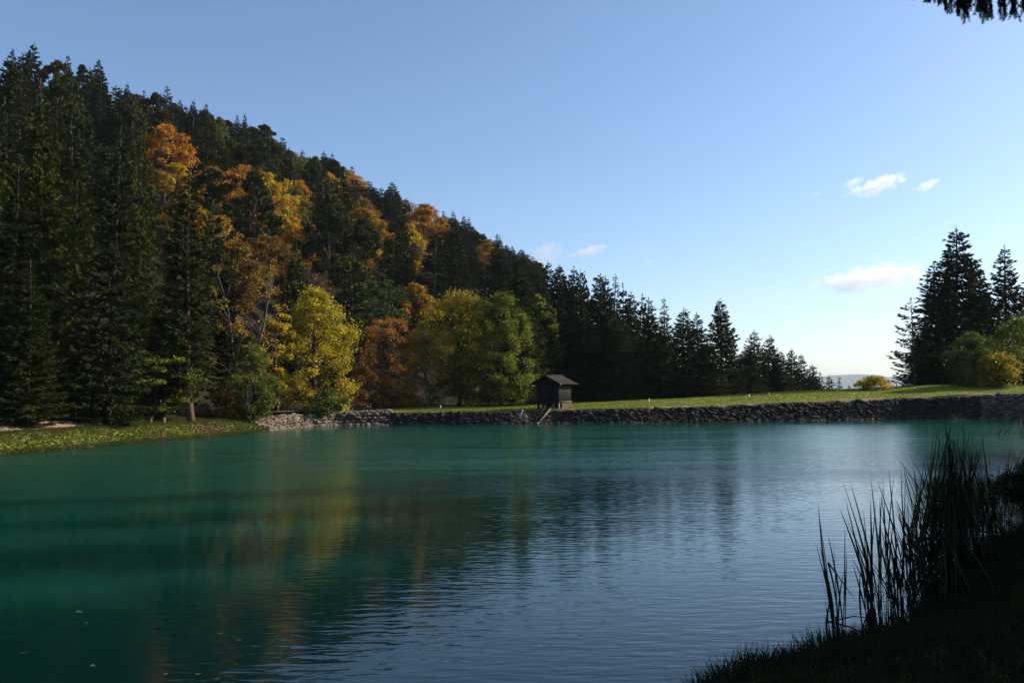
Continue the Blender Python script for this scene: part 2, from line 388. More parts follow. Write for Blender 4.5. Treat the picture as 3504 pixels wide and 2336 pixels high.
# water sheet, cut a little wider than the lake outline (its rim lies under the banks)
c0 = LAKE.mean(0)
def offset_outline(off):
    n = len(LAKE); out = []
    for i in range(n):
        a = LAKE[i - 1]; b = LAKE[(i + 1) % n]; t = (b - a) / np.linalg.norm(b - a); nrm = np.array([-t[1], t[0]])
        out.append(LAKE[i] + nrm * off)
    return np.array(out)
_o = offset_outline(.25)
if lake_sd(_o[:, 0], _o[:, 1]).mean() < 0: _o = offset_outline(-.25)
import mathutils
_tri = mathutils.geometry.tessellate_polygon([[Vector((*p, 0)) for p in _o]])
_wv = np.column_stack([_o, np.zeros(len(_o))])
_tt = np.array([t for t in _tri], int)
_n = np.cross(_wv[_tt[:, 1]] - _wv[_tt[:, 0]], _wv[_tt[:, 2]] - _wv[_tt[:, 0]])[:, 2]
_tt[_n < 0] = _tt[_n < 0][:, ::-1]
link('water', new_mesh('water', _wv, None, _tt), water_mat(), kind='structure')

# dirt path along the top of the left bank
pts = []
for yy in np.arange(22, 53, .5):
    xs = np.arange(-36, -18, .05); dd = lake_sd(xs, np.full_like(xs, yy))
    i = np.argmin(np.abs(dd - 4.5) + (xs > -21) * 9); w = 1.05 * smooth(53, 46, yy)
    pts.append((xs[i], yy, w))
V = []
for x, y, w in pts:
    for k in np.linspace(-1, 1, 5):
        xx = x + k * (w + .12 * fbm(y, 3., 1.1)); V.append((xx, y, gz(xx, y) + .035))
Q = [(5 * i + j, 5 * i + j + 1, 5 * i + j + 6, 5 * i + j + 5) for i in range(len(pts) - 1) for j in range(4)]
link('path', new_mesh('path', V, Q), plain('path_dirt', (.24, .15, .10), (.42, .29, .20), 5, .95, .02), kind='structure')

# distant hills
def far_ridge(name, Y, prof, depth, seed):
    xs = np.array([sight(p, q, Y)[0] for p, q in prof]); zs = np.array([sight(p, q, Y)[2] for p, q in prof])
    xx = np.linspace(xs[0], xs[-1], 160); rows = 18; V = []
    top = np.interp(xx, xs, zs) + (fbm(xx, xx * 0, 260, 4, seed) - .5) * 26
    for j in range(rows):
        t = j / (rows - 1); yy = Y - depth + 2 * depth * t; s = math.sin(math.pi * t) ** .8
        V += [(x, yy + 120 * (float(fbm(x, yy, 700, 2, seed)) - .5), -90 + (h + 90) * s + (float(fbm(x, yy, 300, 3, seed + 2)) - .5) * 34 * (s > .1) * (s < .97)) for x, h in zip(xx, top)]
    Q = [(j * 160 + i, j * 160 + i + 1, (j + 1) * 160 + i + 1, (j + 1) * 160 + i) for j in range(rows - 1) for i in range(159)]
    link(name, new_mesh(name, V, Q, None, None, True), M_HILLS, kind='structure')
far_ridge('distant_hills', 8000, [(1500, 1330), (2200, 1310), (2700, 1295), (2850, 1281), (2950, 1284), (3020, 1292), (3100, 1286), (3300, 1280), (3600, 1260)], 1100, 3)
far_ridge('near_hills', 5600, [(2200, 1340), (2700, 1330), (2900, 1332), (3000, 1325), (3100, 1318), (3400, 1306), (3700, 1290)], 700, 6)

# ------------------------------------------------------------------ tree builders
def spruce_meshes(name, seed, H=20., Rm=3.0, whorls=55, per=8, sprays=26, clear=.06, droop=.35, hang=.5, gap=.1, sl=.5, sw=.09, lean=0., top_pow=.85, deadwood=True, bark=None):
    rng = np.random.RandomState(seed); tb = Buf(); cb = Buf()
    zz = np.linspace(-.4, H, 14)
    bend = lambda z: np.stack([lean * (1 - np.exp(-np.asarray(z) / (.25 * H))) * 1.0 + .08 * np.sin(np.asarray(z) / 3. + seed), .08 * np.cos(np.asarray(z) / 3.7 + seed)], -1)
    b = bend(zz); tb.tube(np.column_stack([b, zz]), .0135 * H * (1 - zz / H).clip(.02) ** .8 + .01, 9)
    z0 = clear * H
    for w in range(whorls):
        f = (w + rng.uniform(-.3, .3)) / whorls; z = z0 + (H * .985 - z0) * f
        if z > H * .99: continue
        Lz = Rm * (1 - f) ** top_pow * (1 if f > .12 else .75 + 2 * f) * rng.uniform(.8, 1.1) + .12
        az0 = rng.uniform(0, 6.28); nb = per if f < .85 else max(4, per - 3)
        for k in range(nb):
            if rng.rand() < gap: continue
            az = az0 + k * 6.283 / nb + rng.uniform(-.35, .35); L = Lz * (rng.uniform(.55, 1.12) + (.25 if rng.rand() < .08 else 0))
            zj = z + rng.uniform(-.8, .8) * H * (1 - clear) / whorls; d = np.array([math.cos(az), math.sin(az), 0.]); sd = np.array([-d[1], d[0], 0])
            t = np.linspace(0, 1, 6); rise = .30 * (f ** 1.5) - droop * (1 - f)
            path = bend(z)[None] if False else None
            c = np.array([*bend(zj), zj])
            P = lambda t: c + d * (L * t)[:, None] + np.array([0, 0, 1.]) * (L * (rise * t + (.18 * t * t if f < .8 else .05 * t * t) - .25 * droop * np.sin(t * 3.1)))[:, None]
            if L > .5: tb.tube(P(t[::2] if len(t) > 3 else t), [.016 * L + .004, .009 * L + .003, .003], 3)
            ns = max(5, int(sprays * (L / Rm) ** .8 * 1.1)); tt = rng.uniform(.12, 1, ns) ** .75
            tt[:2] = .96
            base = P(tt); s = rng.choice([-1, 1], ns); wd = (1.05 - tt) * L * .34
            off = rng.uniform(0, 1, ns) * wd
            base = base + sd * (s * off)[:, None] - np.array([0, 0, 1.]) * (off * .25)[:, None]
            hg = hang * rng.uniform(.3, 1.3, ns)
            D = d * (.55 + .5 * tt)[:, None] + sd * (s * rng.uniform(.1, .9, ns))[:, None] - np.array([0, 0, 1.]) * hg[:, None]
            D[:2] = d + rng.normal(0, .15, (2, 3))
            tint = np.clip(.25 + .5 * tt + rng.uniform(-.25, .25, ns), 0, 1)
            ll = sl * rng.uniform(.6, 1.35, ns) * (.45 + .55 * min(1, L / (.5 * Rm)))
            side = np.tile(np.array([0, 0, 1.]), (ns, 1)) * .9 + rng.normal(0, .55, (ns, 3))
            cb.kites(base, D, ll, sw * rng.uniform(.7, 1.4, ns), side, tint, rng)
    # leader
    tip = np.array([[*bend(H), H - .5 * i * .35] for i in range(8)]); D = rng.normal(0, .5, (8, 3)) + [0, 0, .9]
    cb.kites(tip, D, sl * .8, sw * .7, None, .6, rng)
    if deadwood and z0 > .8:
        for k in range(int(z0 * 3)):
            az = rng.uniform(0, 6.28); z = rng.uniform(.35 * z0, z0); L = rng.uniform(.3, 1.1)
            tb.tube([(*bend(z), z), np.array([*bend(z), z]) + [math.cos(az) * L, math.sin(az) * L, rng.uniform(-.25, .1)]], [.02, .006], 3)
    tm = tb.mesh(name + '_trunk'); tm.materials.append(bark or M_BARK); cm = cb.mesh(name + '_crown', 'tint'); cm.materials.append(M_NEEDLE)
    return tm, cm, H, Rm

def leafy_meshes(name, seed, H=12., Rm=4.5, clusters=60, leaves=260, leaf=.2, base=.12, egg=1.0, stems=1, mat=None, bark=None, flat=.7, bare_top=0, hollow=.35, spiky=0., tiers=False):
    """broadleaf: forked tapering trunk, limbs to every clump, clumps of single leaves"""
    rng = np.random.RandomState(seed); tb = Buf(); cb = Buf()
    trunks = []; ph = rng.uniform(0, 6.28, 4)
    for s in range(stems):
        az = rng.uniform(0, 6.28); sp = (0 if stems == 1 else .10 * H)
        zz = np.linspace(-.4, H * .88, 9); off = (zz / H).clip(0) ** 1.2
        X = np.column_stack([math.cos(az) * sp * off * 2 + .12 * np.sin(zz * .8 + s), math.sin(az) * sp * off * 2 + .12 * np.cos(zz * .7 + s), zz])
        trunks.append(X); tb.tube(X, (.02 * H / stems ** .5) * (1 - zz.clip(0) / H) ** .9 + .012, 8)
    for c in range(clusters):
        f = rng.uniform(0, 1) ** .8 if not tiers else (int(rng.uniform(0, 7)) + rng.uniform(-.28, .28)) / 7
        f = max(0.0, f); z = H * (base + (1 - base) * f * .97)
        prof = max(0.05, math.sin(min(1, max(0.0, f * .9 + .1)) ** egg * math.pi)) ** .62
        az = rng.uniform(0, 6.28); rr = Rm * rng.uniform(.82, 1.12) * prof * (hollow + (1 - hollow) * rng.uniform(0, 1) ** .45) * (1 + .16 * math.sin(2 * az + ph[0]) + .13 * math.sin(3 * az + 7 * f + ph[1]) + .10 * math.sin(5 * az - 11 * f + ph[2]))
        C = np.array([math.cos(az) * rr, math.sin(az) * rr, z])
        tr = trunks[rng.randint(stems)]; C[:2] += np.array([np.interp(z, tr[:, 2], tr[:, 0]), np.interp(z, tr[:, 2], tr[:, 1])]) * .8
        zs = max(.12 * H, z - rr * rng.uniform(.5, 1.0)); S = np.array([np.interp(zs, tr[:, 2], tr[:, 0]), np.interp(zs, tr[:, 2], tr[:, 1]), min(zs, H * .86)])
        mid = S * .45 + C * .55 + [0, 0, .06 * H * rng.uniform(-.3, 1)]
        r0 = .006 * H * (1 - .5 * f)
        tb.tube([S, mid, C], [r0, r0 * .6, r0 * .25], 4)
        for q in range(3):
            e = C + rng.normal(0, .16 * Rm, 3); tb.tube([mid * .4 + C * .6, e], [r0 * .3, .006], 3)
        if rng.rand() < bare_top * (f ** 1.5) * 1.4: continue
        n = int(leaves * rng.uniform(.35, 1.45)); cr = Rm * rng.uniform(.13, .27) * (1 - .25 * f) * (46 / max(46, clusters)) ** .15
        v = rng.normal(size=(n, 3)) * cr * .5; v *= np.minimum(1, 2.2 * cr / (np.linalg.norm(v, axis=1) + 1e-6))[:, None]
        v[:, 2] *= flat
        if spiky: v *= 1 + spiky * rng.uniform(0, 1, n)[:, None] ** 4 * 2
        P = C + v
        outw = v / cr + np.array([C[0], C[1], 0]) / Rm * .6
        D = outw * .6 + rng.normal(0, .6, (n, 3)) + [0, 0, -.25]
        side = rng.normal(0, .6, (n, 3)) + [0, 0, .9]
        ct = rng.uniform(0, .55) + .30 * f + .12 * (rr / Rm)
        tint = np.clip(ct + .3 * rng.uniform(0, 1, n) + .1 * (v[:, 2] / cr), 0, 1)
        cb.kites(P, D, leaf * rng.uniform(.6, 1.4, n), leaf * .40 * rng.uniform(.8, 1.3, n), side, tint, rng)
    tm = tb.mesh(name + '_trunk'); tm.materials.append(bark or M_BARK); cm = cb.mesh(name + '_crown', 'tint'); cm.materials.append(mat or M_LEAF)
    return tm, cm, H, Rm

def pine_meshes(name, seed, H=14., Rm=3.2, clusters=26, n_each=110, s=.36):
    return leafy_meshes(name, seed, H, Rm, clusters, n_each, s, .30, .8, 1, M_NEEDLE, M_BARK_RED, .6, 0, .1)

# near, detailed
NEAR_SP = [spruce_meshes('weeping_spruce', 1, 22, 3.4, 60, 9, 74, .05, .42, 1.3, .08, .44, .052),
           spruce_meshes('full_spruce', 2, 20, 3.1, 58, 9, 68, .04, .36, .7, .06, .36, .06),
           spruce_meshes('open_spruce', 3, 20, 2.7, 58, 8, 56, .16, .26, .6, .12, .34, .06, lean=.9, bark=M_BARK_RED),
           spruce_meshes('thin_spruce', 4, 18, 2.0, 54, 8, 52, .06, .28, .5, .1, .32, .06)]
MID_SP = [spruce_meshes('row_spruce_a', 11, 17, 3.0, 62, 9, 46, .02, .34, .8, .04, .40, .085, top_pow=.64),
          spruce_meshes('row_spruce_b', 12, 17, 2.6, 60, 9, 44, .02, .28, .6, .06, .38, .08, top_pow=.7),
          spruce_meshes('row_spruce_c', 13, 17, 3.2, 58, 9, 50, .02, .40, .9, .08, .42, .085, top_pow=.74),
          spruce_meshes('row_spruce_d', 14, 17, 2.3, 56, 8, 34, .03, .25, .5, .12, .36, .075)]
FAR_SP = [spruce_meshes('slope_spruce_a', 21, 15, 2.9, 36, 8, 30, .05, .30, .6, .05, .58, .14),
          spruce_meshes('slope_spruce_b', 22, 15, 2.4, 36, 8, 28, .05, .22, .5, .08, .55, .13),
          spruce_meshes('slope_spruce_c', 23, 15, 3.1, 34, 8, 32, .05, .36, .7, .1, .6, .14),
          spruce_meshes('slope_spruce_d', 24, 15, 1.9, 34, 7, 22, .06, .2, .5, .15, .5, .12)]
FAR_PI = [pine_meshes('slope_pine_a', 31, 14, 3.3, 60, 190), pine_meshes('slope_pine_b', 32, 14, 2.9, 52, 190), pine_meshes('slope_pine_c', 33, 13, 3.7, 66, 190)]
FAR_LF = [leafy_meshes('slope_leafy_a', 41, 12, 4.0, 90, 90, .32, .18), leafy_meshes('slope_leafy_b', 42, 12, 3.3, 80, 90, .32, .15, 1.1),
          leafy_meshes('slope_leafy_c', 43, 12, 4.4, 100, 85, .32, .2, .9, 2), leafy_meshes('slope_leafy_d', 44, 12, 3.6, 80, 50, .3, .2, 1.0, 2, bare_top=.25)]

PLACED = []
def plant(name, meshes, x, y, H, Rr, label, cat, group, color, alpha=1.0, rz=None, z=None, sink=0.0):
    tm, cm, H0, R0 = meshes
    zb = gz(x, y) if z is None else z
    o = empty(name, (x, y, zb - sink), label, cat, group, rz if rz is not None else (x * 7.3 + y * 3.1) % 6.28)
    s = H / H0; sr = Rr / R0; o.scale = (sr, sr, s)
    if name != 'maple_tree' and abs(H0 - H) > 1e-6: o.rotation_euler[0] = .035 * math.sin(x * 12.9 + y * 7.7); o.rotation_euler[1] = .035 * math.sin(x * 5.3 - y * 9.1)
    c = link('crown', cm, parent=o); c.color = (*color, alpha)
    t = link('trunk', tm, parent=o)
    PLACED.append((o, x, y, zb, H)); return o
def plant_px(name, meshes, px, Y, top, Rr, label, cat, group, color, alpha=1.0, rz=None):
    """stand a tree at distance Y in the sighting line px; its tip reaches the sighted height"""
    g0 = sight(px, 1300, Y); x, y = g0[0], g0[1]; zb = gz(x, y); H = sight(px, top, Y)[2] - zb
    return plant(name, meshes, x, y, H, Rr, label, cat, group, color, alpha, rz, zb)

DG = (.018, .030, .011); OL = (.038, .052, .014); MG = (.025, .040, .013); BG = (.020, .034, .020)
YEL = (.58, .41, .03); GOLD = (.56, .36, .025); ORG = (.52, .235, .02); YG = (.26, .28, .025); GRN = (.08, .13, .02); RUST = (.22, .10, .03)

# --- the tall trees on the left bank
G1 = 'tall trees on the left bank'
for px, Y, top, Rr, m, col, lab in [
    (150, 50, 268, 3.3, 0, OL, 'tallest weeping spruce on the left bank, long hanging branchlets, pale trunk showing through'),
    (20, 47, 560, 2.7, 1, DG, 'very dark full spruce cut by the left edge of the photo'),
    (-60, 56, 330, 3.2, 0, OL, 'pale olive drooping spruce at the far left edge, only its right flank showing'),
    (365, 50, 470, 2.6, 1, DG, 'dark green spruce just right of the tallest weeping spruce'),
    (262, 58, 620, 2.3, 1, DG, 'dark spruce wedged behind the tallest weeping spruce, low tip'),
    (492, 58, 500, 2.3, 0, OL, 'olive weeping spruce between two dark spruces, hanging shoots catching light'),
    (600, 62, 640, 2.3, 3, DG, 'slim dark spruce behind the spruce with the bare leaning trunk'),
    (658, 57, 560, 2.6, 2, MG, 'open spruce on a bare reddish leaning trunk at the bank edge'),
    (95, 45, 880, 2.2, 1, MG, 'lowest dark spruce at the left, standing in front of the tallest one'),
    (780, 66, 850, 1.9, 3, DG, 'thin dark spruce to the right of the leaning bare trunk'),
    (560, 57, 990, 1.5, 3, DG, 'small dark spruce in front of the slim one, above the sprawling beech'),
]:
    plant_px('spruce_tree', NEAR_SP[m], px, Y, top, Rr, lab, 'spruce', G1, col)

NEAR_LF = {}
def broad(key, seed, px, Y, top, Rr, lab, color, alpha, name='broadleaf_tree', cat='tree', **kw):
    g0 = sight(px, 1300, Y); x, y = g0[0], g0[1]; H = sight(px, top, Y)[2] - gz(x, y)
    ms = leafy_meshes(key, seed, H=H, Rm=Rr, **kw); NEAR_LF[key] = ms
    return plant(name, ms, x, y, H, Rr, lab, cat, 'leafy trees along the foot of the hill', color, alpha, 0)
broad('sprawling_beech', 51, 520, 56, 1165, 3.3, 'low sprawling young beech with level yellow-green sprays, left of the leaning trunk', YG, .55, clusters=90, leaves=170, leaf=0.129, base=.12, tiers=True, flat=.32, stems=2)
broad('birch_trio', 52, 835, 66, 885, 2.4, 'half-bare tall birch with pale forked trunks and a few orange leaves', (.34, .20, .03), .8, name='birch_tree', cat='birch', clusters=46, leaves=64, leaf=0.152, base=.2, stems=3, bare_top=.15, bark=M_BIRCH, egg=.9)
broad('round_bush', 53, 865, 63, 1175, 1.9, 'rounded yellow-green bush under the half-bare birch', (.16, .18, .03), .55, name='round_bush', cat='bush', clusters=110, leaves=170, leaf=0.114, base=.02, flat=.8)
broad('bright_maple', 54, 1075, 76, 985, 3.7, 'brightest yellow maple beside the water inlet, tall pointed crown', (.52, .40, .03), .62, name='maple_tree', cat='maple', clusters=150, leaves=232, leaf=0.167, base=.05, egg=.72, hollow=.6, spiky=.5)
broad('slim_maple', 55, 945, 72, 1040, 1.7, 'slim dull yellow maple between the birch and the brightest maple', YEL, .6, name='maple_tree', cat='maple', clusters=44, leaves=217, leaf=0.167, base=.06, egg=1.1)
broad('orange_tree', 56, 1335, 84, 1080, 3.4, 'thin orange tree in shade between the bright maple and the big round maple', (.42, .17, .025), .85, clusters=130, leaves=124, leaf=0.152, base=.05, egg=1.0, bare_top=.25, stems=2)
broad('orange_bush', 64, 1255, 81, 1190, 2.3, 'low rusty shrub at the right foot of the brightest maple', RUST, .9, name='rusty_shrub', cat='shrub', clusters=46, leaves=201, leaf=0.152, base=.02, egg=.8)
broad('big_maple', 57, 1570, 88, 995, 5.2, 'big round green maple turning yellow on its crown, behind the dam grass', YEL, .41, name='maple_tree', cat='maple', clusters=190, leaves=248, leaf=0.167, base=.03, egg=.98, hollow=.5, spiky=.4)
broad('right_maple', 58, 1712, 86, 1000, 3.5, 'green maple with yellow edges standing left of the hut', YG, .47, name='maple_tree', cat='maple', clusters=150, leaves=217, leaf=0.16, base=.02, egg=.85, hollow=.5, spiky=.4)
broad('hidden_lime', 59, 1850, 97, 1008, 2.6, 'pale green leafy tree peeping out behind the spruce by the hut', YG, .45, name='lime_tree', clusters=60, leaves=248, leaf=0.198, base=.3, egg=.9)
broad('yellow_bush', 60, 2990, 90, 1288, 1.7, 'lone bright yellow bush on the dam before the distant hills', YEL, .95, name='yellow_bush', cat='bush', clusters=80, leaves=120, leaf=.13, base=.0, egg=.8, bare_top=.1)
broad('low_shrub', 61, 1330, 88, 1340, 4.2, 'dark low shrubbery under the orange tree behind the grass', RUST, .45, name='low_shrub', cat='shrub', clusters=50, leaves=186, leaf=0.152, base=.02, egg=.8)
broad('bank_shrub', 62, 760, 62, 1330, 1.7, 'small brownish shrub beside the leaning trunk', RUST, .6, name='bank_shrub', cat='shrub', clusters=26, leaves=170, leaf=0.114, base=.02)
broad('dull_shrub', 63, 1110, 73, 1330, 1.9, 'low green shrub at the foot of the brightest maple', GRN, .4, name='green_shrub', cat='shrub', clusters=30, leaves=186, leaf=0.129, base=.02)

# --- spruces behind the dam, right of the hut
G2 = 'spruces in a row behind the dam'
row = [(1800, 88, 868, 2.5, 0, MG, 'spruce with hanging shoots rising directly behind the left side of the hut'),
       (1905, 100, 905, 2.6, 1, DG, 'dark spruce rising directly behind the hut roof'),
       (1975, 104, 915, 2.6, 2, DG, 'spruce just right of the one behind the hut roof'),
       (2050, 102, 935, 2.7, 0, DG, 'broad dark spruce, second to the right of the hut'),
       (2095, 112, 940, 2.2, 3, DG, 'slender spruce tip, third to the right of the hut'),
       (2155, 100, 1000, 2.6, 2, MG, 'drooping spruce, fourth to the right of the hut'),
       (2225, 106, 1022, 2.5, 1, DG, 'spruce left of the two close-set thin tips behind the dam'),
       (2280, 103, 1020, 1.9, 3, DG, 'thin spruce, tallest of the two close-set tips behind the dam'),
       (2340, 100, 1055, 2.6, 0, DG, 'drooping spruce, right one of the close-set pair behind the dam'),
       (2390, 106, 1070, 2.4, 1, DG, 'spruce standing left of the lone tall pointed spruce'),
       (2472, 97, 1022, 2.6, 2, DG, 'lone tall pointed spruce standing clear on the dam skyline'),
       (2425, 92, 1150, 2.4, 3, MG, 'lower spruce with dead grey branches in front of the pointed one'),
       (2578, 108, 1132, 2.3, 1, DG, 'first spruce right of the tall pointed one'),
       (2630, 112, 1146, 2.2, 0, DG, 'second spruce right of the tall pointed one'),
       (2702, 118, 1192, 2.3, 2, DG, 'third spruce right of the tall pointed one'),
       (2738, 124, 1212, 2.1, 1, DG, 'fourth spruce right of the tall pointed one'),
       (2798, 128, 1272, 2.1, 3, DG, 'fifth spruce right of the tall pointed one, near the gap'),
       (2845, 130, 1285, 1.8, 1, DG, 'short spruce next to last before the gap with distant hills'),
       (2872, 133, 1288, 1.6, 3, DG, 'last short spruce on the left of the valley gap'),
       (2914, 128, 1316, 1.5, 1, DG, 'tiny lone spruce left of the yellow bush'),
       (2560, 100, 1190, 2.2, 0, DG, 'low spruce filling the gap right of the tall pointed one'),
       (2665, 106, 1200, 2.2, 2, DG, 'low bushy spruce between the second and third right of the pointed one'),
       (2770, 120, 1245, 2.0, 0, DG, 'bushy spruce on the descending treeline above the grass'),
       (2010, 96, 1060, 2.4, 1, DG, 'lower spruce right beside the hut wall'),
       (2120, 95, 1080, 2.5, 0, MG, 'lower drooping spruce behind the grass right of the hut'),
       (2270, 95, 1110, 2.5, 2, MG, 'lower bushy spruce below the close-set thin tips'),
       (2510, 104, 1200, 1.9, 1, DG, 'dark spruce half hidden by the tall pointed one'),
       (1870, 96, 1010, 2.0, 3, DG, 'narrow spruce between the hut and the hanging-shoot spruce')]
for px, Y, top, Rr, m, col, lab in row:
    plant_px('spruce_tree', MID_SP[m], px, Y, top, Rr * 1.22, lab, 'spruce', G2, col)

# --- the dark group at the right edge
G3 = 'dark trees at the right edge'
for px, Y, top, Rr, m, col, lab in [
    (3268, 98, 782, 4.3, 0, DG, 'tallest dark spruce of the group at the right edge of the photo'),
    (3215, 96, 900, 3.2, 1, DG, 'dense dark spruce on the left shoulder of the tallest right-hand spruce'),
    (3340, 98, 900, 3.2, 2, DG, 'dark spruce on the right shoulder of the tallest right-hand spruce'),
    (3448, 100, 846, 3.0, 1, DG, 'pointed spruce at the right edge, right of the tallest'),
    (3560, 98, 900, 3.4, 0, DG, 'dark spruce cut by the right edge of the photo'),
    (3395, 104, 985, 2.4, 1, DG, 'low dark spruce between the two tall right-hand ones'),
    (3160, 98, 1130, 2.4, 1, DG, 'low dark spruce filling the foot of the right-hand group')]:
    plant_px('spruce_tree', MID_SP[m], px, Y, top, Rr * 1.2, lab, 'spruce', G3, col)
_open = spruce_meshes('airy_spruce', 77, 11, 3.4, 15, 6, 40, .05, .12, .35, .10, .5, .09, top_pow=.55)
plant_px('spruce_tree', _open, 3128, 94, 1018, 2.9, 'airy open spruce with sky between its level branches, left of the right-hand group', 'spruce', G3, DG)
def broad_r(*a, **k):
    o = broad(*a, **k); o['group'] = 'leafy trees at the right edge'; return o
broad_r('right_leafy_a', 71, 3330, 88, 1138, 2.5, 'round green tree turning yellow, front left of the leafy trees at the right', YG, .3, clusters=75, leaves=186, leaf=0.167, base=.03, hollow=.6, spiky=.9, bare_top=.15, egg=.85)
broad_r('right_leafy_b', 72, 3490, 90, 1085, 3.4, 'tall yellow-green tree at the right edge before the dark spruces', YG, .42, clusters=75, leaves=186, leaf=0.167, base=.03, hollow=.6, spiky=.9, bare_top=.15, egg=.85)
broad_r('right_leafy_c', 73, 3410, 86, 1215, 2.3, 'low yellow-tinged bush between the two leafy right-hand trees', YEL, .42, name='right_bush', cat='bush', clusters=75, leaves=263, leaf=0.167, base=.02, hollow=.6, spiky=.9, bare_top=.15, egg=.8)
broad_r('brown_shrub', 74, 3090, 94, 1325, .9, 'small brown shrub at the left foot of the airy spruce', RUST, .8, name='brown_shrub', cat='shrub', clusters=20, leaves=93, leaf=0.122, base=.02)

# --- named trees on the slope (landmarks of the hillside)
G4 = 'trees on the wooded hillside'
LM = []
def slope_px(kind, m, px, Y, top, Rr, lab, col, alpha=1.0, lm=None):
    nm, cat = {'leafy': ('broadleaf_tree', 'tree'), 'pine': ('pine_tree', 'pine'), 'spruce': ('spruce_tree', 'spruce')}[kind]
    o = plant_px(nm, {'leafy': FAR_LF, 'pine': FAR_PI, 'spruce': FAR_SP}[kind][m], px, Y, top, Rr, lab, cat, G4, col, alpha)
    if lm: LM.append((px, top + 60, lm))
    return o
def Y_for(px, base):
    """distance at which the slope lies in that sighting line"""
    Ys = np.arange(85, 330, 1.0); P = np.array([sight(px, base, y) for y in Ys]); h = height(P[:, 0], P[:, 1])
    k = np.nonzero(h >= P[:, 2])[0]; return float(Ys[k[0]]) if len(k) else None
def slope_at(kind, m, px, base, top, Rr, lab, col, alpha=1.0, lm=None):
    Y = Y_for(px, base) or 200.0
    return slope_px(kind, m, px, Y, top, Rr * Y / 2841, lab, col, alpha, lm)
# radii here are in photograph pixels at the tree's own distance
slope_at('leafy', 0, 545, 690, 428, 95, 'large bright orange beech high on the slope, glowing among dark spruces', ORG, .95, 'bright orange beech')
slope_at('leafy', 1, 600, 760, 560, 70, 'golden lower half of the orange patch, just under the orange beech', GOLD, .9)
slope_at('leafy', 2, 905, 900, 600, 100, 'wide golden-orange tree in the middle of the slope', GOLD, .85, 'wide golden tree')
slope_at('leafy', 0, 840, 860, 660, 75, 'golden tree left of the wide golden-orange one', GOLD, .8)
slope_at('leafy', 3, 1000, 800, 610, 48, 'small vivid orange tree right of the wide golden one', ORG, 1., 'vivid orange tree')
slope_at('leafy', 1, 760, 820, 620, 42, 'narrow orange tree beside the tall dark spruces', ORG, .85)
slope_at('leafy', 1, 1232, 960, 785, 58, 'brightest golden-yellow maple alone in the middle of the slope', (.75, .42, .02), 1.1, 'golden-yellow maple')
slope_at('pine', 2, 1190, 1130, 880, 95, 'round olive tree below the golden-yellow maple', (.06, .07, .016), 1., 'round olive tree')
slope_at('leafy', 2, 1300, 1200, 960, 88, 'dark green leafy tree catching light on its top, above the orange tree', GRN, .3, 'dark green leafy tree')
slope_at('leafy', 3, 1055, 1180, 915, 85, 'bare brown tree of fine twigs above the brightest maple', (.12, .07, .05), 1.2, 'bare brown tree')
slope_at('leafy', 0, 870, 700, 540, 60, 'dark green leafy crown among conifers on the upper slope', GRN, .25, 'dark green upper crown')
slope_at('pine', 1, 775, 670, 480, 52, 'smooth mid-green larch on the upper slope', (.05, .075, .018))
slope_at('leafy', 0, 1450, 850, 700, 75, 'orange tree on the skyline right of the flat-topped fir', ORG, .8, 'skyline orange tree')
slope_at('leafy', 1, 1180, 800, 660, 60, 'olive-gold tree under the ridge, left of the flat-topped fir', GOLD, .6)
slope_at('leafy', 3, 1100, 740, 590, 60, 'faded gold tree under the skyline', GOLD, .7)
slope_at('leafy', 0, 1510, 900, 745, 50, 'orange leafy tree on the ridge before the row of tall spruces', ORG, .75)

# skyline firs: (tip px, tip py, radius px)
SKY = [(8, 172, 45), (68, 148, 58), (192, 188, 38), (258, 225, 40), (322, 207, 45), (416, 285, 30), (470, 305, 22), (548, 296, 34), (603, 342, 26), (640, 343, 30), (690, 354, 32),
       (797, 396, 24), (830, 393, 26), (895, 425, 45), (955, 470, 45), (1032, 515, 30), (1105, 520, 34), (1128, 522, 26), (1196, 568, 32), (1262, 620, 38), (1345, 625, 55),
       (1462, 706, 26), (1522, 720, 24), (1550, 724, 26), (1585, 738, 28), (1606, 745, 26), (1660, 798, 28), (1706, 802, 32), (1755, 842, 26)]
ordn = ['first', 'second', 'third', 'fourth', 'fifth', 'sixth', 'seventh', 'eighth', 'ninth', 'tenth', 'eleventh', 'twelfth', 'thirteenth', 'fourteenth', 'fifteenth', 'sixteenth', 'seventeenth',
        'eighteenth', 'nineteenth', 'twentieth', 'twenty-first', 'twenty-second', 'twenty-third', 'twenty-fourth', 'twenty-fifth', 'twenty-sixth', 'twenty-seventh', 'twenty-eighth', 'twenty-ninth', 'thirtieth']
def ridge_Y(px):
    return float(np.interp(px, [a[0] for a in _ridge], [a[1] for a in _ridge]))
for i, (px, py, rp) in enumerate(SKY):
    Y = ridge_Y(px) - 4; kind = 'pine' if i in (3, 13) else 'spruce'
    lab = {20: 'flat-topped fir standing out alone on the skyline', 1: 'tallest broad spruce on the skyline near the left edge'}.get(i, f'dark {"round pine" if kind == "pine" else "pointed spruce"} on the skyline, {ordn[i]} tip along the ridge from its high end')
    slope_px(kind, i % (4 if kind == 'spruce' else 3), px, Y, py, rp * Y / 2841, lab, [DG, MG, BG][i % 3])
LM.append((1345, 690, 'flat-topped fir'))
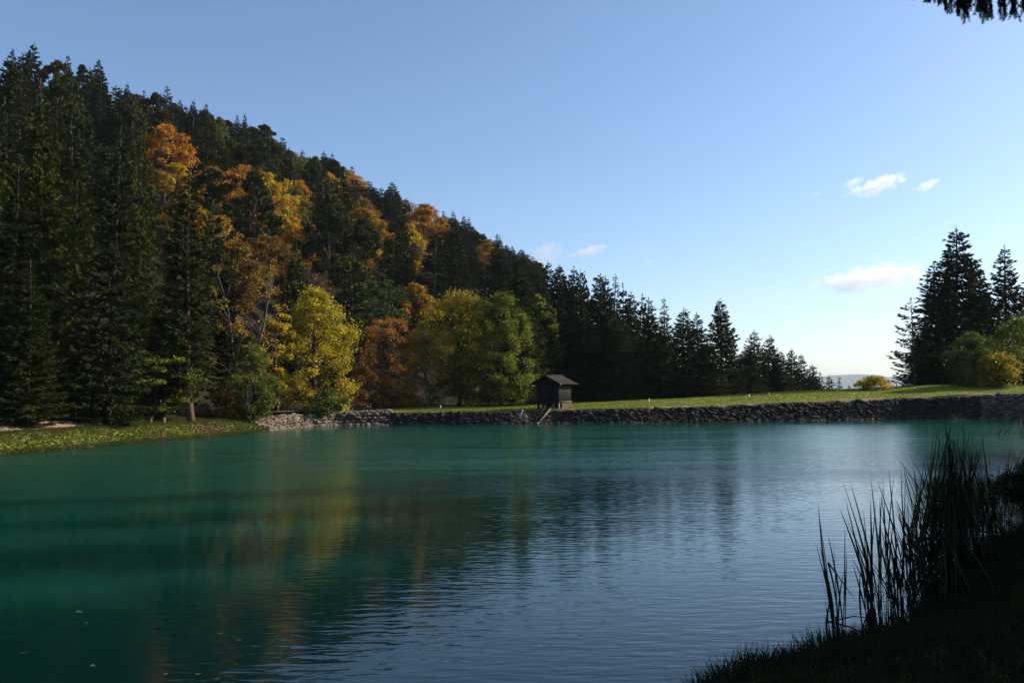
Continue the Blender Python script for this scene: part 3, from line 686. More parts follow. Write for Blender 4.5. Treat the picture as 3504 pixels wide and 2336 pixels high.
# taller spruces at the right end of the hill, one behind the other
for i, (px, Y, py, rr) in enumerate([(1490, 165, 800, 3.2), (1560, 170, 800, 3.0), (1625, 160, 860, 3.2), (1700, 165, 850, 3.0), (1405, 150, 860, 3.3), (1330, 158, 760, 3.2), (1800, 150, 900, 2.8), (1660, 125, 900, 2.9),
                                     (1480, 130, 950, 3.2), (1570, 125, 960, 3.0), (1740, 130, 940, 2.8), (1395, 125, 1010, 2.8), (1850, 125, 940, 2.5), (1945, 135, 945, 2.6), (2015, 130, 935, 2.6), (2180, 125, 1010, 2.3)]):
    slope_px('spruce', i % 4, px, Y, py, rr, f'tall dark spruce, {ordn[i]} of the dense stand above the round maples', DG)

for i, (px, Y, py, rr) in enumerate([(1868, 142, 898, 3.6), (1925, 150, 912, 3.6), (1990, 142, 925, 3.6), (2062, 140, 948, 3.5), (2130, 135, 975, 3.3), (2192, 130, 1040, 3.0), (2250, 128, 1060, 2.8)]):
    slope_px('spruce', i % 3, px, Y, py, rr, f'dark spruce filling a gap behind the dam row, {ordn[i]} right of the hut ridge', DG)

# the rest of the wood: one tree after another up the slope
rng = np.random.RandomState(77)
cand = []
for _ in range(9000):
    Y = rng.uniform(70, 300); px = rng.uniform(-120, 1850); p = sight(px, 1000, Y); x, y = p[0], p[1]
    df, _, sf = poly_near(FOOT, np.array([x]), np.array([y])); dr, _, _ = poly_near(RIDGE, np.array([x]), np.array([y]))
    if sf[0] < 0 or df[0] < 7 or dr[0] < 3 or (Y > ridge_Y(px) - 2): continue
    cand.append((x, y, px, Y))
kept = []; cell = [(o[1], o[2]) for o in PLACED]
for x, y, px, Y in cand:
    z = gz(x, y); zt = z + 14; tp = to_px((x, y, zt)); bp = to_px((x, y, z))
    if tp[0] < 760 and tp[1] > 480 and tp[1] > 300 + max(0, tp[0]) * .25 and tp[0] < 640: continue    # behind the near spruces
    gap = 5.7 if Y < 130 else 6.0 + (Y - 130) * .012
    if any((x - a) ** 2 + (y - b) ** 2 < gap * gap for a, b in cell): continue
    cell.append((x, y)); kept.append((x, y, z, tp, Y))
kept.sort(key=lambda k: k[4]); kept = kept[:250]
used = {}
for i, (x, y, z, tp, Y) in enumerate(kept):
    px, py = tp
    # where broadleaves mix in: a band across the middle of the slope
    band = math.exp(-((px - 1020) / 400) ** 2) * math.exp(-((py - (560 + (px - 700) * .36)) / 230) ** 2)
    band = max(band, .75 * math.exp(-((px - 1350) / 190) ** 2) * math.exp(-((py - 760) / 70) ** 2), .25 * (700 < px < 1400))
    r = rng.rand(); H = rng.uniform(11, 16.5); turn = 1.0
    if r < .5 * band:
        kind = 'broadleaf_tree'; m = FAR_LF[rng.randint(4)]; col = [ORG, (.42, .22, .02), GOLD, (.15, .15, .02), (.26, .14, .025), (.42, .22, .02)][rng.randint(6)]; turn = rng.uniform(.4, .95); H = rng.uniform(7.5, 12)
        desc = {ORG: 'orange-leaved tree', GOLD: 'golden-leaved tree', (.15, .15, .02): 'yellow-green tree', (.42, .22, .02): 'dull golden tree'}.get(col, 'rust-brown tree'); cat = 'tree'; Rr = rng.uniform(2.6, 4.2)
    elif r < .5 * band + (.28 if py < 640 and px > 450 else .12):
        kind = 'pine_tree'; m = FAR_PI[rng.randint(3)]; col = [(.026, .040, .018), (.034, .046, .018), (.045, .056, .018)][rng.randint(3)]; desc = 'rounded green pine'; cat = 'pine'; Rr = rng.uniform(2.6, 3.6)
    else:
        kind = 'spruce_tree'; m = FAR_SP[rng.randint(4)]; col = [DG, MG, OL, DG, BG][rng.randint(5)]; desc = 'pale olive spruce' if col is OL else 'dark pointed spruce'; cat = 'spruce'; Rr = rng.uniform(2.4, 3.4)
    # keep it under the skyline
    lim = float(np.interp(px, [a[0] for a in SKY] + [1850, 1950, 2100, 2300], [a[1] for a in SKY] + [915, 965, 1020, 1120])) + 22
    zmax = sight(px, lim, Y)[2]
    if z + H > zmax: H = max(6.0, zmax - z)
    a, b, nm = min(LM, key=lambda q: (q[0] - px) ** 2 + (q[1] - py) ** 2)
    ang = math.degrees(math.atan2(b - py, px - a)) % 360
    dirn = ['right of', 'above and right of', 'above', 'above and left of', 'left of', 'below and left of', 'below', 'below and right of'][int((ang + 22.5) // 45) % 8]
    used.setdefault((desc, dirn, nm), []).append((math.hypot(a - px, b - py), plant(kind, m, x, y, H, Rr, 'x', cat, G4, col, turn, None, z)))
for (desc, dirn, nm), L in used.items():
    L.sort(key=lambda q: q[0])
    for k, (_, o) in enumerate(L):
        o['label'] = f'{desc} {dirn} the {nm}' + (' on the slope' if len(L) == 1 else f', {ordn[min(k, 29)]} nearest') if len(L) == 1 or k else f'{desc} {dirn} the {nm}, the nearest one'

# --- woods standing on the right bank beside and behind the camera's right hand: they shade the near water
for i, (x, y, H, Rr) in enumerate([(29.6, 36.6, 20, 3.6), (29.0, 32.8, 28, 4.0), (27.4, 29.2, 26, 3.8), (24.6, 24.0, 26, 3.8), (20.6, 18.0, 25, 4.0), (18.0, 13.6, 25, 4.2), (15.6, 10, 24, 4.2), (23, 14, 26, 4.4), (19, 9.5, 26, 4.4), (15, 6, 24, 4.4), (10.8, 6.2, 20, 3.0)]):
    plant('spruce_tree', NEAR_SP[i % 2], x, y, H, Rr, f'tall spruce on the near right bank, {ordn[i]} of those shading the water', 'spruce', 'spruces on the near right bank', DG)

# ------------------------------------------------------------------ the near spruce whose bough hangs into the view
rngb = np.random.RandomState(9)
root = plant('spruce_tree', NEAR_SP[1], 7.6, 2.6, 19, 3.0, 'spruce beside the photographer whose drooping bough hangs into the top right corner', 'spruce', None, DG)
bx, by, bz = root.location
tb, nb = Buf(), Buf()
def needles(P0, P1, n, ln=.019, wid=.0011, fl=1.0):
    P0 = np.asarray(P0, float); P1 = np.asarray(P1, float); t = rngb.uniform(0, 1, n)
    ax = (P1 - P0) / np.linalg.norm(P1 - P0); P = P0 + (P1 - P0) * t[:, None]
    v = rngb.normal(size=(n, 3)); v -= (v @ ax)[:, None] * ax; v /= np.linalg.norm(v, axis=1)[:, None]
    nb.kites(P, v * .85 + ax * .6, ln * rngb.uniform(.7, 1.2, n), wid * fl, None, rngb.uniform(0, 1, n), rngb, .3)
def wpt(px, py, Y): return sight(px, py, Y)
bough = np.array([[bx, by, 6.3], [5.6, 3.8, 6.35], [4.2, 4.9, 5.95], wpt(3420, -60, 5.6), wpt(3250, -45, 5.35), wpt(3170, -14, 5.2)])
tb.tube(bough, [.05, .035, .022, .014, .008, .004], 6)
def on_bough(s):
    k = np.linspace(0, 1, len(bough)); return np.array([np.interp(s, k, bough[:, i]) for i in range(3)])
twigs = [(3178, 8, 5.2), (3216, 15, 5.25), (3237, 35, 5.3), (3257, 42, 5.25), (3276, 47, 5.35), (3299, 79, 5.3), (3322, 35, 5.4), (3345, 42, 5.3), (3376, 69, 5.35), (3395, 64, 5.45), (3420, 46, 5.4), (3440, 57, 5.5),
         (3474, 64, 5.45), (3505, 44, 5.5), (3530, 60, 5.5), (3356, 60, 5.5), (3310, 60, 5.45), (3465, 50, 5.6), (3290, 30, 5.5), (3365, 40, 5.6)]
for px, py, Y in twigs:
    e = wpt(px, py, Y); s = wpt(px - 6 + rngb.uniform(-8, 14), -45 - rngb.uniform(0, 30), Y + .05); tb.tube([s, (s + e) / 2 + rngb.normal(0, .006, 3), e], [.004, .003, .0015], 4)
    needles(s, e, 420, .021, .0016)
    for q in range(6):
        f = rngb.uniform(.1, .75); a = s + (e - s) * f; b = a + (e - s) * .35 + rngb.normal(0, .018, 3) + [0, 0, -.005]
        tb.tube([a, b], [.002, .001], 3); needles(a, b, 110, .019, .0016)
for k in range(70):
    a = on_bough(rngb.uniform(.45, 1)); b = a + np.array([rngb.uniform(-.12, .12), rngb.uniform(-.2, .2), rngb.uniform(-.12, .05)]); 
    if to_px(b)[1] > -5: b[2] = a[2] + .02
    tb.tube([a, b], [.004, .0015], 3); needles(a, b, 110, .017)
def to_local(me):
    me.transform(root.matrix_basis.inverted()); return me
bpy.context.view_layer.update()
br = link('bough', to_local(tb.mesh('bough')), M_BARK, root)
nl = link('needles', to_local(nb.mesh('bough_needles', 'tint')), M_NEEDLE, br); nl.color = (*DG, 1)

# ------------------------------------------------------------------ stone facing of the dam
ico_v = []
def ico():
    t = (1 + 5 ** .5) / 2
    v = np.array([(-1, t, 0), (1, t, 0), (-1, -t, 0), (1, -t, 0), (0, -1, t), (0, 1, t), (0, -1, -t), (0, 1, -t), (t, 0, -1), (t, 0, 1), (-t, 0, -1), (-t, 0, 1)], float)
    f = [(0, 11, 5), (0, 5, 1), (0, 1, 7), (0, 7, 10), (0, 10, 11), (1, 5, 9), (5, 11, 4), (11, 10, 2), (10, 7, 6), (7, 1, 8), (3, 9, 4), (3, 4, 2), (3, 2, 6), (3, 6, 8), (3, 8, 9), (4, 9, 5), (2, 4, 11), (6, 2, 10), (8, 6, 7), (9, 8, 1)]
    v /= np.linalg.norm(v, axis=1)[:, None]; v = list(v); F = []; cache = {}
    def mid(a, b):
        k = (min(a, b), max(a, b))
        if k not in cache: m = v[a] + v[b]; v.append(m / np.linalg.norm(m)); cache[k] = len(v) - 1
        return cache[k]
    for a, b, c in f:
        x, y, z = mid(a, b), mid(b, c), mid(c, a); F += [(a, x, z), (b, y, x), (c, z, y), (x, y, z)]
    return np.array(v), np.array(F)
ICO_V, ICO_F = ico()
def stone(buf, p, size, nrm, rg, tint):
    v = ICO_V / (np.abs(ICO_V) ** 3.2).sum(1)[:, None] ** (1 / 3.2)
    v = v * (1 + .16 * rg.normal(size=(len(v), 1))) + rg.normal(0, .05, v.shape)
    # axes: along the wall, up the face, out of the face
    n = np.array(nrm, float); n /= np.linalg.norm(n); a = np.cross([0, 0, 1], n); a /= np.linalg.norm(a) + 1e-9; u = np.cross(n, a)
    th = rg.uniform(-.35, .35); a2 = a * math.cos(th) + u * math.sin(th); u2 = -a * math.sin(th) + u * math.cos(th)
    M = np.stack([a2, u2, n], 0)
    buf.add(p + (v * np.array(size) / 2) @ M, None, ICO_F, tint)
def shore_pts(P, step):
    P = np.array(P); s = np.concatenate([[0], np.cumsum(np.linalg.norm(np.diff(P, axis=0), axis=1))]); t = np.arange(0, s[-1], step)
    return np.column_stack([np.interp(t, s, P[:, 0]), np.interp(t, s, P[:, 1])])
def facing(name, P, label, mat, top_fn, run_fn, size, seed, rows=5, loose=.05, ground=False):
    rg = np.random.RandomState(seed); b = Buf(); sp = shore_pts(P, size * .8); tg = np.gradient(sp, axis=0); tg /= np.linalg.norm(tg, axis=1)[:, None]
    for (x, y), t in zip(sp, tg):
        nrm = np.array([t[1], -t[0]])                    # towards the lake
        if lake_sd(x + nrm[0], y + nrm[1]) > 0: nrm = -nrm
        top = top_fn(x, y); run = run_fn(x, y); nr = max(2, int(round(math.hypot(top, run) / (size * .52))))
        for k in range(-1, nr + 1):
            f = (k + .5 + rg.uniform(-.25, .25)) / nr; off = -.1 + run * f
            p = np.array([x, y]) - nrm * off + t * rg.uniform(-.5, .5) * size; z = top * f + rg.uniform(-.06, .06)
            s = size * min(1.7, .5 + rg.gamma(3., .18)); face = (nrm[0] * top, nrm[1] * top, run * 1.0)
            if ground: z = gz(p[0], p[1]) + .08
            elif k == nr: z = top - .03 + rg.uniform(-.09, .07) * (1 + (rg.rand() < .1)); 
            stone(b, np.array([p[0], p[1], z - .04]), (s * rg.uniform(.9, 1.6), s * rg.uniform(.42, .8), s * rg.uniform(.5, .9)), np.array(face) + rg.normal(0, loose, 3) * top, rg, np.clip(rg.normal(.5, .25), 0, 1))
    me = b.mesh(name, 'tint'); return link(name, me, mat, label=label, cat='stone wall')
facing('stone_embankment', DAM[1:], 'long shaded stone facing of the dam along the far waterline', M_STONE_SHADED, lambda x, y: float(crest(x)) - .12, lambda x, y: float(run_of(x)), .27, 3)
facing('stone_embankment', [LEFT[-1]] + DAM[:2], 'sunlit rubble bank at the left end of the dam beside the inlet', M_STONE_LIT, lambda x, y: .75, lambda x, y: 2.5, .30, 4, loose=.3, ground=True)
facing('stone_embankment', [tuple((np.array(LEFT[-3]) + LEFT[-2]) / 2)] + LEFT[-2:], 'small patch of sunlit stones on the tip of the grassy left bank', M_STONE_LIT, lambda x, y: .45, lambda x, y: 1.5, .28, 5, loose=.3, ground=True)
facing('stone_embankment', [DAM[-1]] + NEAR[:6], 'sunlit rubble slope at the right end of the dam', M_STONE_LIT, lambda x, y: 2.2, lambda x, y: float(run_c(y)), .38, 6, loose=.25)

# ------------------------------------------------------------------ the hut with its sluice rods
hp = on_level(1912, 1397, 1.25)                       # near right corner of its stone base
TH = R(35)
fx = np.array([math.cos(TH), -math.sin(TH), 0]); fn = np.array([-math.sin(TH), -math.cos(TH), 0])    # along the front, out of the front
HW, HD = 2.35, 2.15
hc = np.array([hp[0], hp[1], 0]) - fx * HW / 2 - fn * HD / 2
zb = 1.2
hut = empty('wooden_hut', (hc[0], hc[1], zb), 'dark plank hut with shingle roof on a stone base at the dam edge', 'hut', None, -TH)
# local axes: +x along the front to the right, -y out of the front
def hbox(buf, c, s, a=None): buf.box(c, s, None, a)
rgh = np.random.RandomState(8)
b = Buf()                                               # stone base: real stones, core painted near-black for the shade under the front
b.box((0, .45, -.05), (HW - .12, HD - .95, 1.1))
base_core = link('base', b.mesh('hut_base'), M_DARK, hut)
b = Buf()
for side in (1,):
    for iy in range(8):
        for iz in range(3):
            stone(b, np.array([side * (HW / 2 - .03), -.42 + iy * .195 + .09 * (iz % 2), .06 + iz * .19]), (.2 * rgh.uniform(.8, 1.2), .18 * rgh.uniform(.8, 1.15), .12), (side, 0, .02), rgh, rgh.uniform(.5, 1))
for ix in range(11):
    for iz in range(3): stone(b, np.array([-HW / 2 + .1 + ix * .21, HD / 2 - .02, .06 + iz * .19]), (.2, .18, .12), (0, 1, .02), rgh, rgh.uniform(.3, .9))
link('stonework', b.mesh('hut_stonework', 'tint'), M_STONE_LIT, base_core)
def planks(buf, x0, x1, z0, z1f, y, along='x', out=-1):
    n = int(abs(x1 - x0) / .14); w = (x1 - x0) / n
    for i in range(n):
        xc = x0 + (i + .5) * w; z1 = z1f(xc) if callable(z1f) else z1f; t = rgh.uniform(.2, 1); e = rgh.uniform(-.006, .006)
        if along == 'x': buf.box((xc, y + e, (z0 + z1) / 2), (w - .012, .035, z1 - z0), None, t)
        else: buf.box((y + e, xc, (z0 + z1) / 2), (.035, w - .012, z1 - z0), None, t)
WZ0, WZ1, RZ = .62, 2.46, 3.02
gable = lambda x: WZ1 - .06 + (RZ - .10 - WZ1) * (1 - abs(x) / (HW / 2))
b = Buf(); planks(b, -HW / 2, HW / 2, WZ0, gable, -HD / 2); link('front_wall', b.mesh('front_wall', 'tint'), M_WOOD, hut)
b = Buf(); planks(b, -HW / 2, HW / 2, WZ0, gable, HD / 2); link('back_wall', b.mesh('back_wall', 'tint'), M_WOOD, hut)
for s in (1, -1):
    b = Buf(); planks(b, -HD / 2 + .03, HD / 2 - .03, WZ0, WZ1 - .03, s * HW / 2, 'y'); w = link('side_wall', b.mesh('side_wall', 'tint'), M_WOOD, hut)
    b = Buf(); b.box((s * (HW / 2 + .03), 0, WZ0 + .03), (.12, HD + .1, .1)); link('sill_beam', b.mesh('sill_beam'), M_WOOD_BEAM, w)
b = Buf(); b.box((0, 0, 1.5), (HW - .1, HD - .1, 1.7)); link('interior_shade', b.mesh('interior_shade'), M_DARK, hut)  # near-black block stands in for the unlit space behind the planks
b = Buf(); b.box((0, -HD / 2 + .35, .58), (HW, .8, .08)); link('floor_beam', b.mesh('floor_beam'), M_WOOD, hut)
# roof: two slopes of shingle courses
EV = .48; RL = 3.05
slope = math.atan2(RZ - WZ1, HW / 2); SL = (HW / 2 + EV) / math.cos(slope)
roof = None
for s in (1, -1):
    b = Buf(); rows = 9; cs, sn = math.cos(slope), math.sin(slope)
    rot = np.array([[s * cs, 0, s * sn], [0, 1, 0], [-sn, 0, cs]])   # columns: down-slope, along ridge, normal
    for k in range(rows):
        d0 = k * SL / rows; ncol = 15
        for c in range(ncol):
            wl0 = RL / ncol; yc = -RL / 2 + (c + .5) * wl0
            ctr = np.array([0, 0, RZ]) + rot @ np.array([d0 + SL / rows * .55, yc, .035 + .012 * (1 if k % 2 else 0) + rgh.uniform(0, .012)])
            b.box(ctr, (SL / rows * 1.25, wl0 - .01, .03), rot, rgh.uniform(0, 1))
    rf = link('roof_slope', b.mesh('roof_slope', 'tint'), M_SHINGLE, hut)
    b = Buf(); b.box(np.array([0, 0, RZ]) + rot @ np.array([SL / 2, 0, -.01]), (SL - .02, RL - .06, .035), rot)
    link('roof_boards', b.mesh('roof_boards', None), M_DARK, rf)
    for e in (-1, 1):
        b = Buf(); b.box(np.array([0, 0, RZ]) + rot @ np.array([SL / 2, e * (RL / 2 + .015), -.02]), (SL, .03, .15), rot, .4); link('barge_board', b.mesh('barge_board', 'tint'), M_WOOD, rf)
b = Buf(); b.tube([(0, -RL / 2, RZ + .06), (0, RL / 2, RZ + .06)], .07, 6); link('ridge_cap', b.mesh('ridge_cap'), M_SHINGLE, hut)
b = Buf(); b.bar((HW / 2 + EV - .02, -RL / 2 - .02, WZ1 - .27), (HW / 2 + EV + .05, -RL / 2 - .02, WZ1 - .24), .07, .07); link('purlin_end', b.mesh('purlin_end'), M_WHITE, hut)
for x, w in ((HW / 2 - .06, .17), (HW / 2 - .56, .09), (-HW / 2 + .08, .13)):
    b = Buf(); b.box((x, -HD / 2 + .09, .1), (w, .14, 1.1)); link('post', b.mesh('post'), M_CONCRETE if x > 0 else M_WOOD, hut)
# sluice rods running down the stone face into the water
def hl(x, y, z): return np.array([x, y, z])
foot = on_level(1838, 1449) ; loc_foot = np.array([np.dot(foot - np.array([hc[0], hc[1], 0]), fx), -np.dot(foot - np.array([hc[0], hc[1], 0]), fn), -zb])
sl = empty('sluice_rods', (hc[0], hc[1], zb), 'bundle of dark sluice beams sloping from the hut down into the water', 'sluice', None, -TH)
y_top = -HD / 2 + .1
for k, (x, lit) in enumerate([(.55, 1), (.22, 0), (-.1, 0), (-.42, 0)]):
    fx0 = loc_foot[0] - (k * .33); b = Buf()
    b.bar((x, y_top, 1.05 if not lit else .35), (fx0, loc_foot[1], -zb - .08), .12 if lit else .08, .16 if lit else .1)
    link('sunlit_pale_beam' if lit else 'rod', b.mesh('sluice_beam'), M_WOOD_BEAM if lit else M_WOOD, sl)  # sunlight on one beam is put into its paler wood colour
for t in (.25, .5, .75):
    b = Buf(); y = y_top + (loc_foot[1] - y_top) * t; z = .95 + (-zb - .95) * t - .08
    x1 = .22 + (loc_foot[0] - .33 - .22) * t; b.bar((x1 + .3, y, z - .2), (x1 - 1.0, y, z - .2), .08, .08); link('crosspiece', b.mesh('crosspiece'), M_WOOD, sl)
b = Buf(); b.box((loc_foot[0], loc_foot[1] - .08, -zb + .06), (.34, .26, .1)); link('beam_foot', b.mesh('beam_foot'), M_CONCRETE, sl)
a = on_level(1789, 1405, 1.1); c = on_level(1770, 1447, .02)
b = Buf(); b.tube([a + [0, -.2, .12], c + [0, -.1, -.1]], .055, 8); link('steel_rail', b.mesh('steel_rail'), plain('dull_steel', (.2, .22, .24), (.34, .36, .38), 6, .45, 0), label='pale steel rail slanting down the stones left of the hut', cat='rail')
# white posts and small things on the grass
def post(name, px, py, zt, w, mat, label, cat, Y=None):
    Y = Y or 84; p = sight(px, py, Y); z0 = gz(p[0], p[1]); o = empty(name, (p[0], p[1], z0), label, cat)
    b = Buf(); b.tube([(0, 0, -.2), (0, 0, zt)], w, 8); link('shaft', b.mesh(name), mat, o)
    b = Buf(); b.tube([(0, 0, zt), (0, 0, zt + .05)], [w * 1.15, w * .8], 8); link('cap', b.mesh(name + '_cap'), M_CONCRETE, o)
post('marker_post', 1507, 1387, .3, .05, M_WHITE, 'short white marker post on the grass before the big round maple', 'post', 82)
post('marker_post', 2221, 1373, .36, .06, M_WHITE, 'short white marker post on the grass between the hut and the pointed spruce', 'post', 84)
post('marker_post', 2562, 1358, .28, .1, M_WHITE, 'squat pale concrete post on the dam grass at the treeline', 'post', 86)
post('orange_marker', 2630, 1356, .36, .10, M_ORANGE, 'small orange marker on the dam grass at the treeline', 'marker', 86)
post('sign_pole', 3069, 1345, .85, .05, M_CONCRETE, 'thin grey pole beside the yellow bush', 'pole', 89)
# footbridge over the inlet, log below it
p0 = sight(862, 1412, 70.5); p1 = sight(1040, 1404, 73)
br = empty('plank_bridge', (p0[0], p0[1], p0[2]), 'long narrow plank footbridge over the inlet between bank and dam', 'footbridge')
d = p1 - p0
b = Buf(); b.bar((0, 0, 0), d, .8, .07); link('deck', b.mesh('bridge_deck'), M_STONE_LIT and M_WOOD_BEAM, br)
for s in (-.35, .35):
    b = Buf(); b.bar((0, s, -.1), d + [0, s, -.1], .09, .13); link('beam', b.mesh('bridge_beam'), M_WOOD, br)
for q in (p0, p1):
    b = Buf(); b.box(q - p0 + [0, 0, -.45], (.3, .9, .75)); link('abutment', b.mesh('abutment'), M_STONE_SHADED, br)
a = sight(975, 1438, 70); c = sight(1030, 1418, 71.5)
b = Buf(); b.tube([a + [0, 0, -.1], (a + c) / 2 + [0, 0, .05], c], [.09, .08, .05], 7); link('fallen_log', b.mesh('fallen_log'), M_BARK_RED, label='fallen log lying in the ditch under the plank bridge', cat='log')
for i, (px, py, s, lab) in enumerate([(515, 1432, .28, 'left one of two reddish stumps at the foot of the bank trees'), (560, 1431, .34, 'right one of two reddish stumps, nearer the leaning trunk')]):
    p = sight(px, py, 54); b = Buf(); z = gz(p[0], p[1]); b.tube([(0, 0, -.2), (0, 0, .12), (.03, 0, s * 1.1)], [s * .6, s * .4, s * .34], 9)
    o = link('tree_stump', b.mesh('tree_stump'), M_BARK_RED, label=lab, cat='stump'); o.location = (p[0], p[1], z)

# ------------------------------------------------------------------ grass
def tufts(name, n, sampler, h, w, mat, label, seed, blades=3, lean=.35):
    rg = np.random.RandomState(seed); X, Y, sc = sampler(rg, n); Z = height(X, Y); b = Buf()
    m = len(X)
    for k in range(blades):
        D = np.column_stack([rg.normal(0, lean, m), rg.normal(0, lean, m), np.ones(m)])
        P = np.column_stack([X + rg.normal(0, .04, m), Y + rg.normal(0, .04, m), Z - .01])
        side = np.column_stack([rg.normal(0, .5, m), np.full(m, -1.), np.zeros(m)])
        b.kites(P, D, h * sc * rg.uniform(.5, 1.3, m), w * rg.uniform(.6, 1.4, m), side, rg.uniform(0, 1, m), rg, .3)
    link(name, b.mesh(name, 'tint'), mat, kind='stuff', label=label, cat='grass')
def s_dam(rg, n):
    X = rg.uniform(-17, 55, n * 2); Y = rg.uniform(68, 98, n * 2); d = lake_sd(X, Y); g_ = grassy(X, Y, d); k = (rg.rand(n * 2) < g_) & (d > 1.0)
    X, Y = X[k][:n], Y[k][:n]; return X, Y, .6 + .8 * fbm(X, Y, 2)
tufts('dam_grass', 26000, s_dam, .09, .02, M_GRASS, 'short sunlit green grass covering the top of the dam', 1)
def s_left(rg, n):
    X = rg.uniform(-34, -13, n * 3); Y = rg.uniform(28, 74, n * 3); d = lake_sd(X, Y); k = (d > .02) & (d < 6) & (rg.rand(n * 3) < np.where(d < .5, 1, grassy(X, Y, d) * .9 + .08)) & ~((d > 3.9) & (Y < 50) & (d < 5.6))
    X, Y, d = X[k][:n], Y[k][:n], d[k][:n]; return X, Y, .8 + .4 * fbm(X, Y, 1.5) + .8 * smooth(.8, .1, d) + .8 * smooth(40, 34, Y)
tufts('left_bank_grass', 60000, s_left, .10, .016, M_GRASS_LEFT, 'rough tufty grass with brown patches on the left bank slope', 2)
def s_near(rg, n):
    X = rg.uniform(-1, 22, n * 6); Y = rg.uniform(4, 30, n * 6); d = lake_sd(X, Y); k = (d > -.05) & (d < 7) & (X < .72 * Y + 1.5) & (rg.rand(n * 6) < np.clip(9 / Y, .2, 1))
    X, Y, d = X[k][:n], Y[k][:n], d[k][:n]; return X, Y, .55 + .9 * fbm(X, Y, .8) + .4 * smooth(.5, .05, d)
tufts('near_bank_grass', 42000, s_near, .19, .0045, M_GRASS_NEAR, 'long dark grass fringing the shaded near bank', 3, 3, .5)

# ------------------------------------------------------------------ reeds
def reed_clump(px, py, tips, n_extra, seed, label, hmax=1.6, spread=.16, lean=-.22):
    """long strap leaves from one base; TIPS are the sighted tips of the leaves that stand out"""
    rg = np.random.RandomState(seed); base = on_level(px, py, 0.0); b = Buf(); L = []
    for tx, ty in tips: L.append(sight(tx, ty, base[1] + rg.uniform(-.15, .15)))
    for k in range(n_extra):
        h = hmax * rg.uniform(.45, 1.0); L.append(base + [lean * h * rg.uniform(-.35, 1.5), rg.uniform(-.25, .25) * h, h])
    for T in L:
        P0 = base + [rg.normal(0, spread), rg.normal(0, spread), -.12]; T = np.array(T)
        t = np.linspace(0, 1, 9); bow = np.array([rg.uniform(-.05, .05), rg.uniform(-.06, .06), 0]) + (T - P0) * [-.18, -.22, 0]
        C = P0 + (T - P0) * t[:, None] + bow * (np.sin(t * math.pi) ** 1.0)[:, None]
        if rg.rand() < .12 and len(L) > 12:      # snapped leaf: the end hangs down
            k = rg.randint(4, 7); dv = np.array([rg.uniform(-.5, .5), rg.uniform(-.5, .5), -rg.uniform(.3, 1.2)]); C[k:] = C[k - 1] + dv * np.linalg.norm(T - P0) * .11 * np.arange(1, 10 - k)[:, None]
        w = rg.uniform(.0062, .0108) * np.interp(t, [0, .25, .62, .85, 1], [.9, .7, 1.15, .75, .04])
        a = rg.uniform(-.9, .9) + t * rg.uniform(-1.2, 1.2); S = np.column_stack([np.cos(a), np.sin(a), 0 * a])
        nrm = np.column_stack([-np.sin(a), np.cos(a), 0 * a])
        V = np.concatenate([C - S * w[:, None], C + nrm * w[:, None] * .35, C + S * w[:, None]]); n = len(t); i = np.arange(n - 1)
        Q = np.concatenate([np.stack([i, i + n, i + n + 1, i + 1], 1), np.stack([i + n, i + 2 * n, i + 2 * n + 1, i + n + 1], 1)])
        b.add(V - base, Q, None, rg.uniform(0, 1))
    o = link('reed_clump', b.mesh('reed_clump', 'tint', True), M_REED, label=label, cat='reed clump', group='clumps of reeds along the near shore'); o.location = base
reed_clump(2862, 2215, [(2760, 1722), (2799, 1713), (2789, 1850), (2802, 1855), (2800, 1700 + 40), (2850, 1812), (2850, 1812), (2832, 1820), (2805, 1945)], 4, 1, 'slim leftmost reed clump standing alone in open water', 1.0, .035)
reed_clump(2880, 2190, [(2891, 1798), (2898, 1884)], 1, 21, 'pair of straight reed leaves just right of the leftmost clump', .9, .03, 0)
reed_clump(2992, 2190, [(2880, 1636), (2909, 1647), (2890, 1700), (2912, 1848), (2953, 1735), (2978, 1703), (2999, 1700), (3010, 1690), (2870, 1730), (2935, 1960)], 16, 2, 'second reed clump from the left, fanning to the left', 1.3, .08)
reed_clump(3035, 2170, [(2978, 1622), (3016, 1685), (3033, 1822), (3020, 1660), (2980, 1640)], 14, 3, 'reed clump with one fat cattail-like blade, third from the left', 1.4, .08)
reed_clump(3105, 2120, [(3020, 1602), (3040, 1600), (3082, 1578), (3100, 1590), (3060, 1620), (3055, 1690)], 30, 4, 'fourth reed clump from the left, tips over the bright water', 1.4, .12)
reed_clump(3165, 2060, [(3083, 1575), (3140, 1560), (3155, 1545), (3120, 1620), (3165, 1550)], 42, 5, 'fifth reed clump from the left, thick with crossing leaves', 1.6, .16)
reed_clump(3215, 2010, [(3175, 1570), (3190, 1560), (3205, 1570), (3160, 1590)], 60, 6, 'dense reed clump just left of the tallest one', 1.85, .2)
reed_clump(3275, 1960, [(3248, 1460), (3252, 1468), (3270, 1500), (3326, 1455), (3330, 1465), (3322, 1475), (3318, 1490), (3300, 1520), (3262, 1475), (3240, 1500), (3225, 1540), (3345, 1520), (3365, 1530)], 130, 7, 'tallest and darkest reed clump with tips above the others', 2.3, .28, -.05)
reed_clump(3330, 1925, [(3385, 1512), (3360, 1540), (3345, 1500)], 70, 8, 'dense reed clump immediately right of the tallest one', 2.1, .26, .05)
reed_clump(3412, 1870, [(3412, 1600), (3425, 1575), (3440, 1640), (3400, 1650), (3450, 1700)], 16, 9, 'thin twiggy reed clump with water glinting through it, near the right edge', 1.2, .12, .05)
reed_clump(3475, 1800, [(3490, 1560)], 50, 10, 'reed clump cut by the right edge of the photo', 1.6, .3, .1)
reed_clump(3250, 2080, [], 80, 12, 'low thick reed clump at the foot of the tallest one', 1.1, .3, -.05)
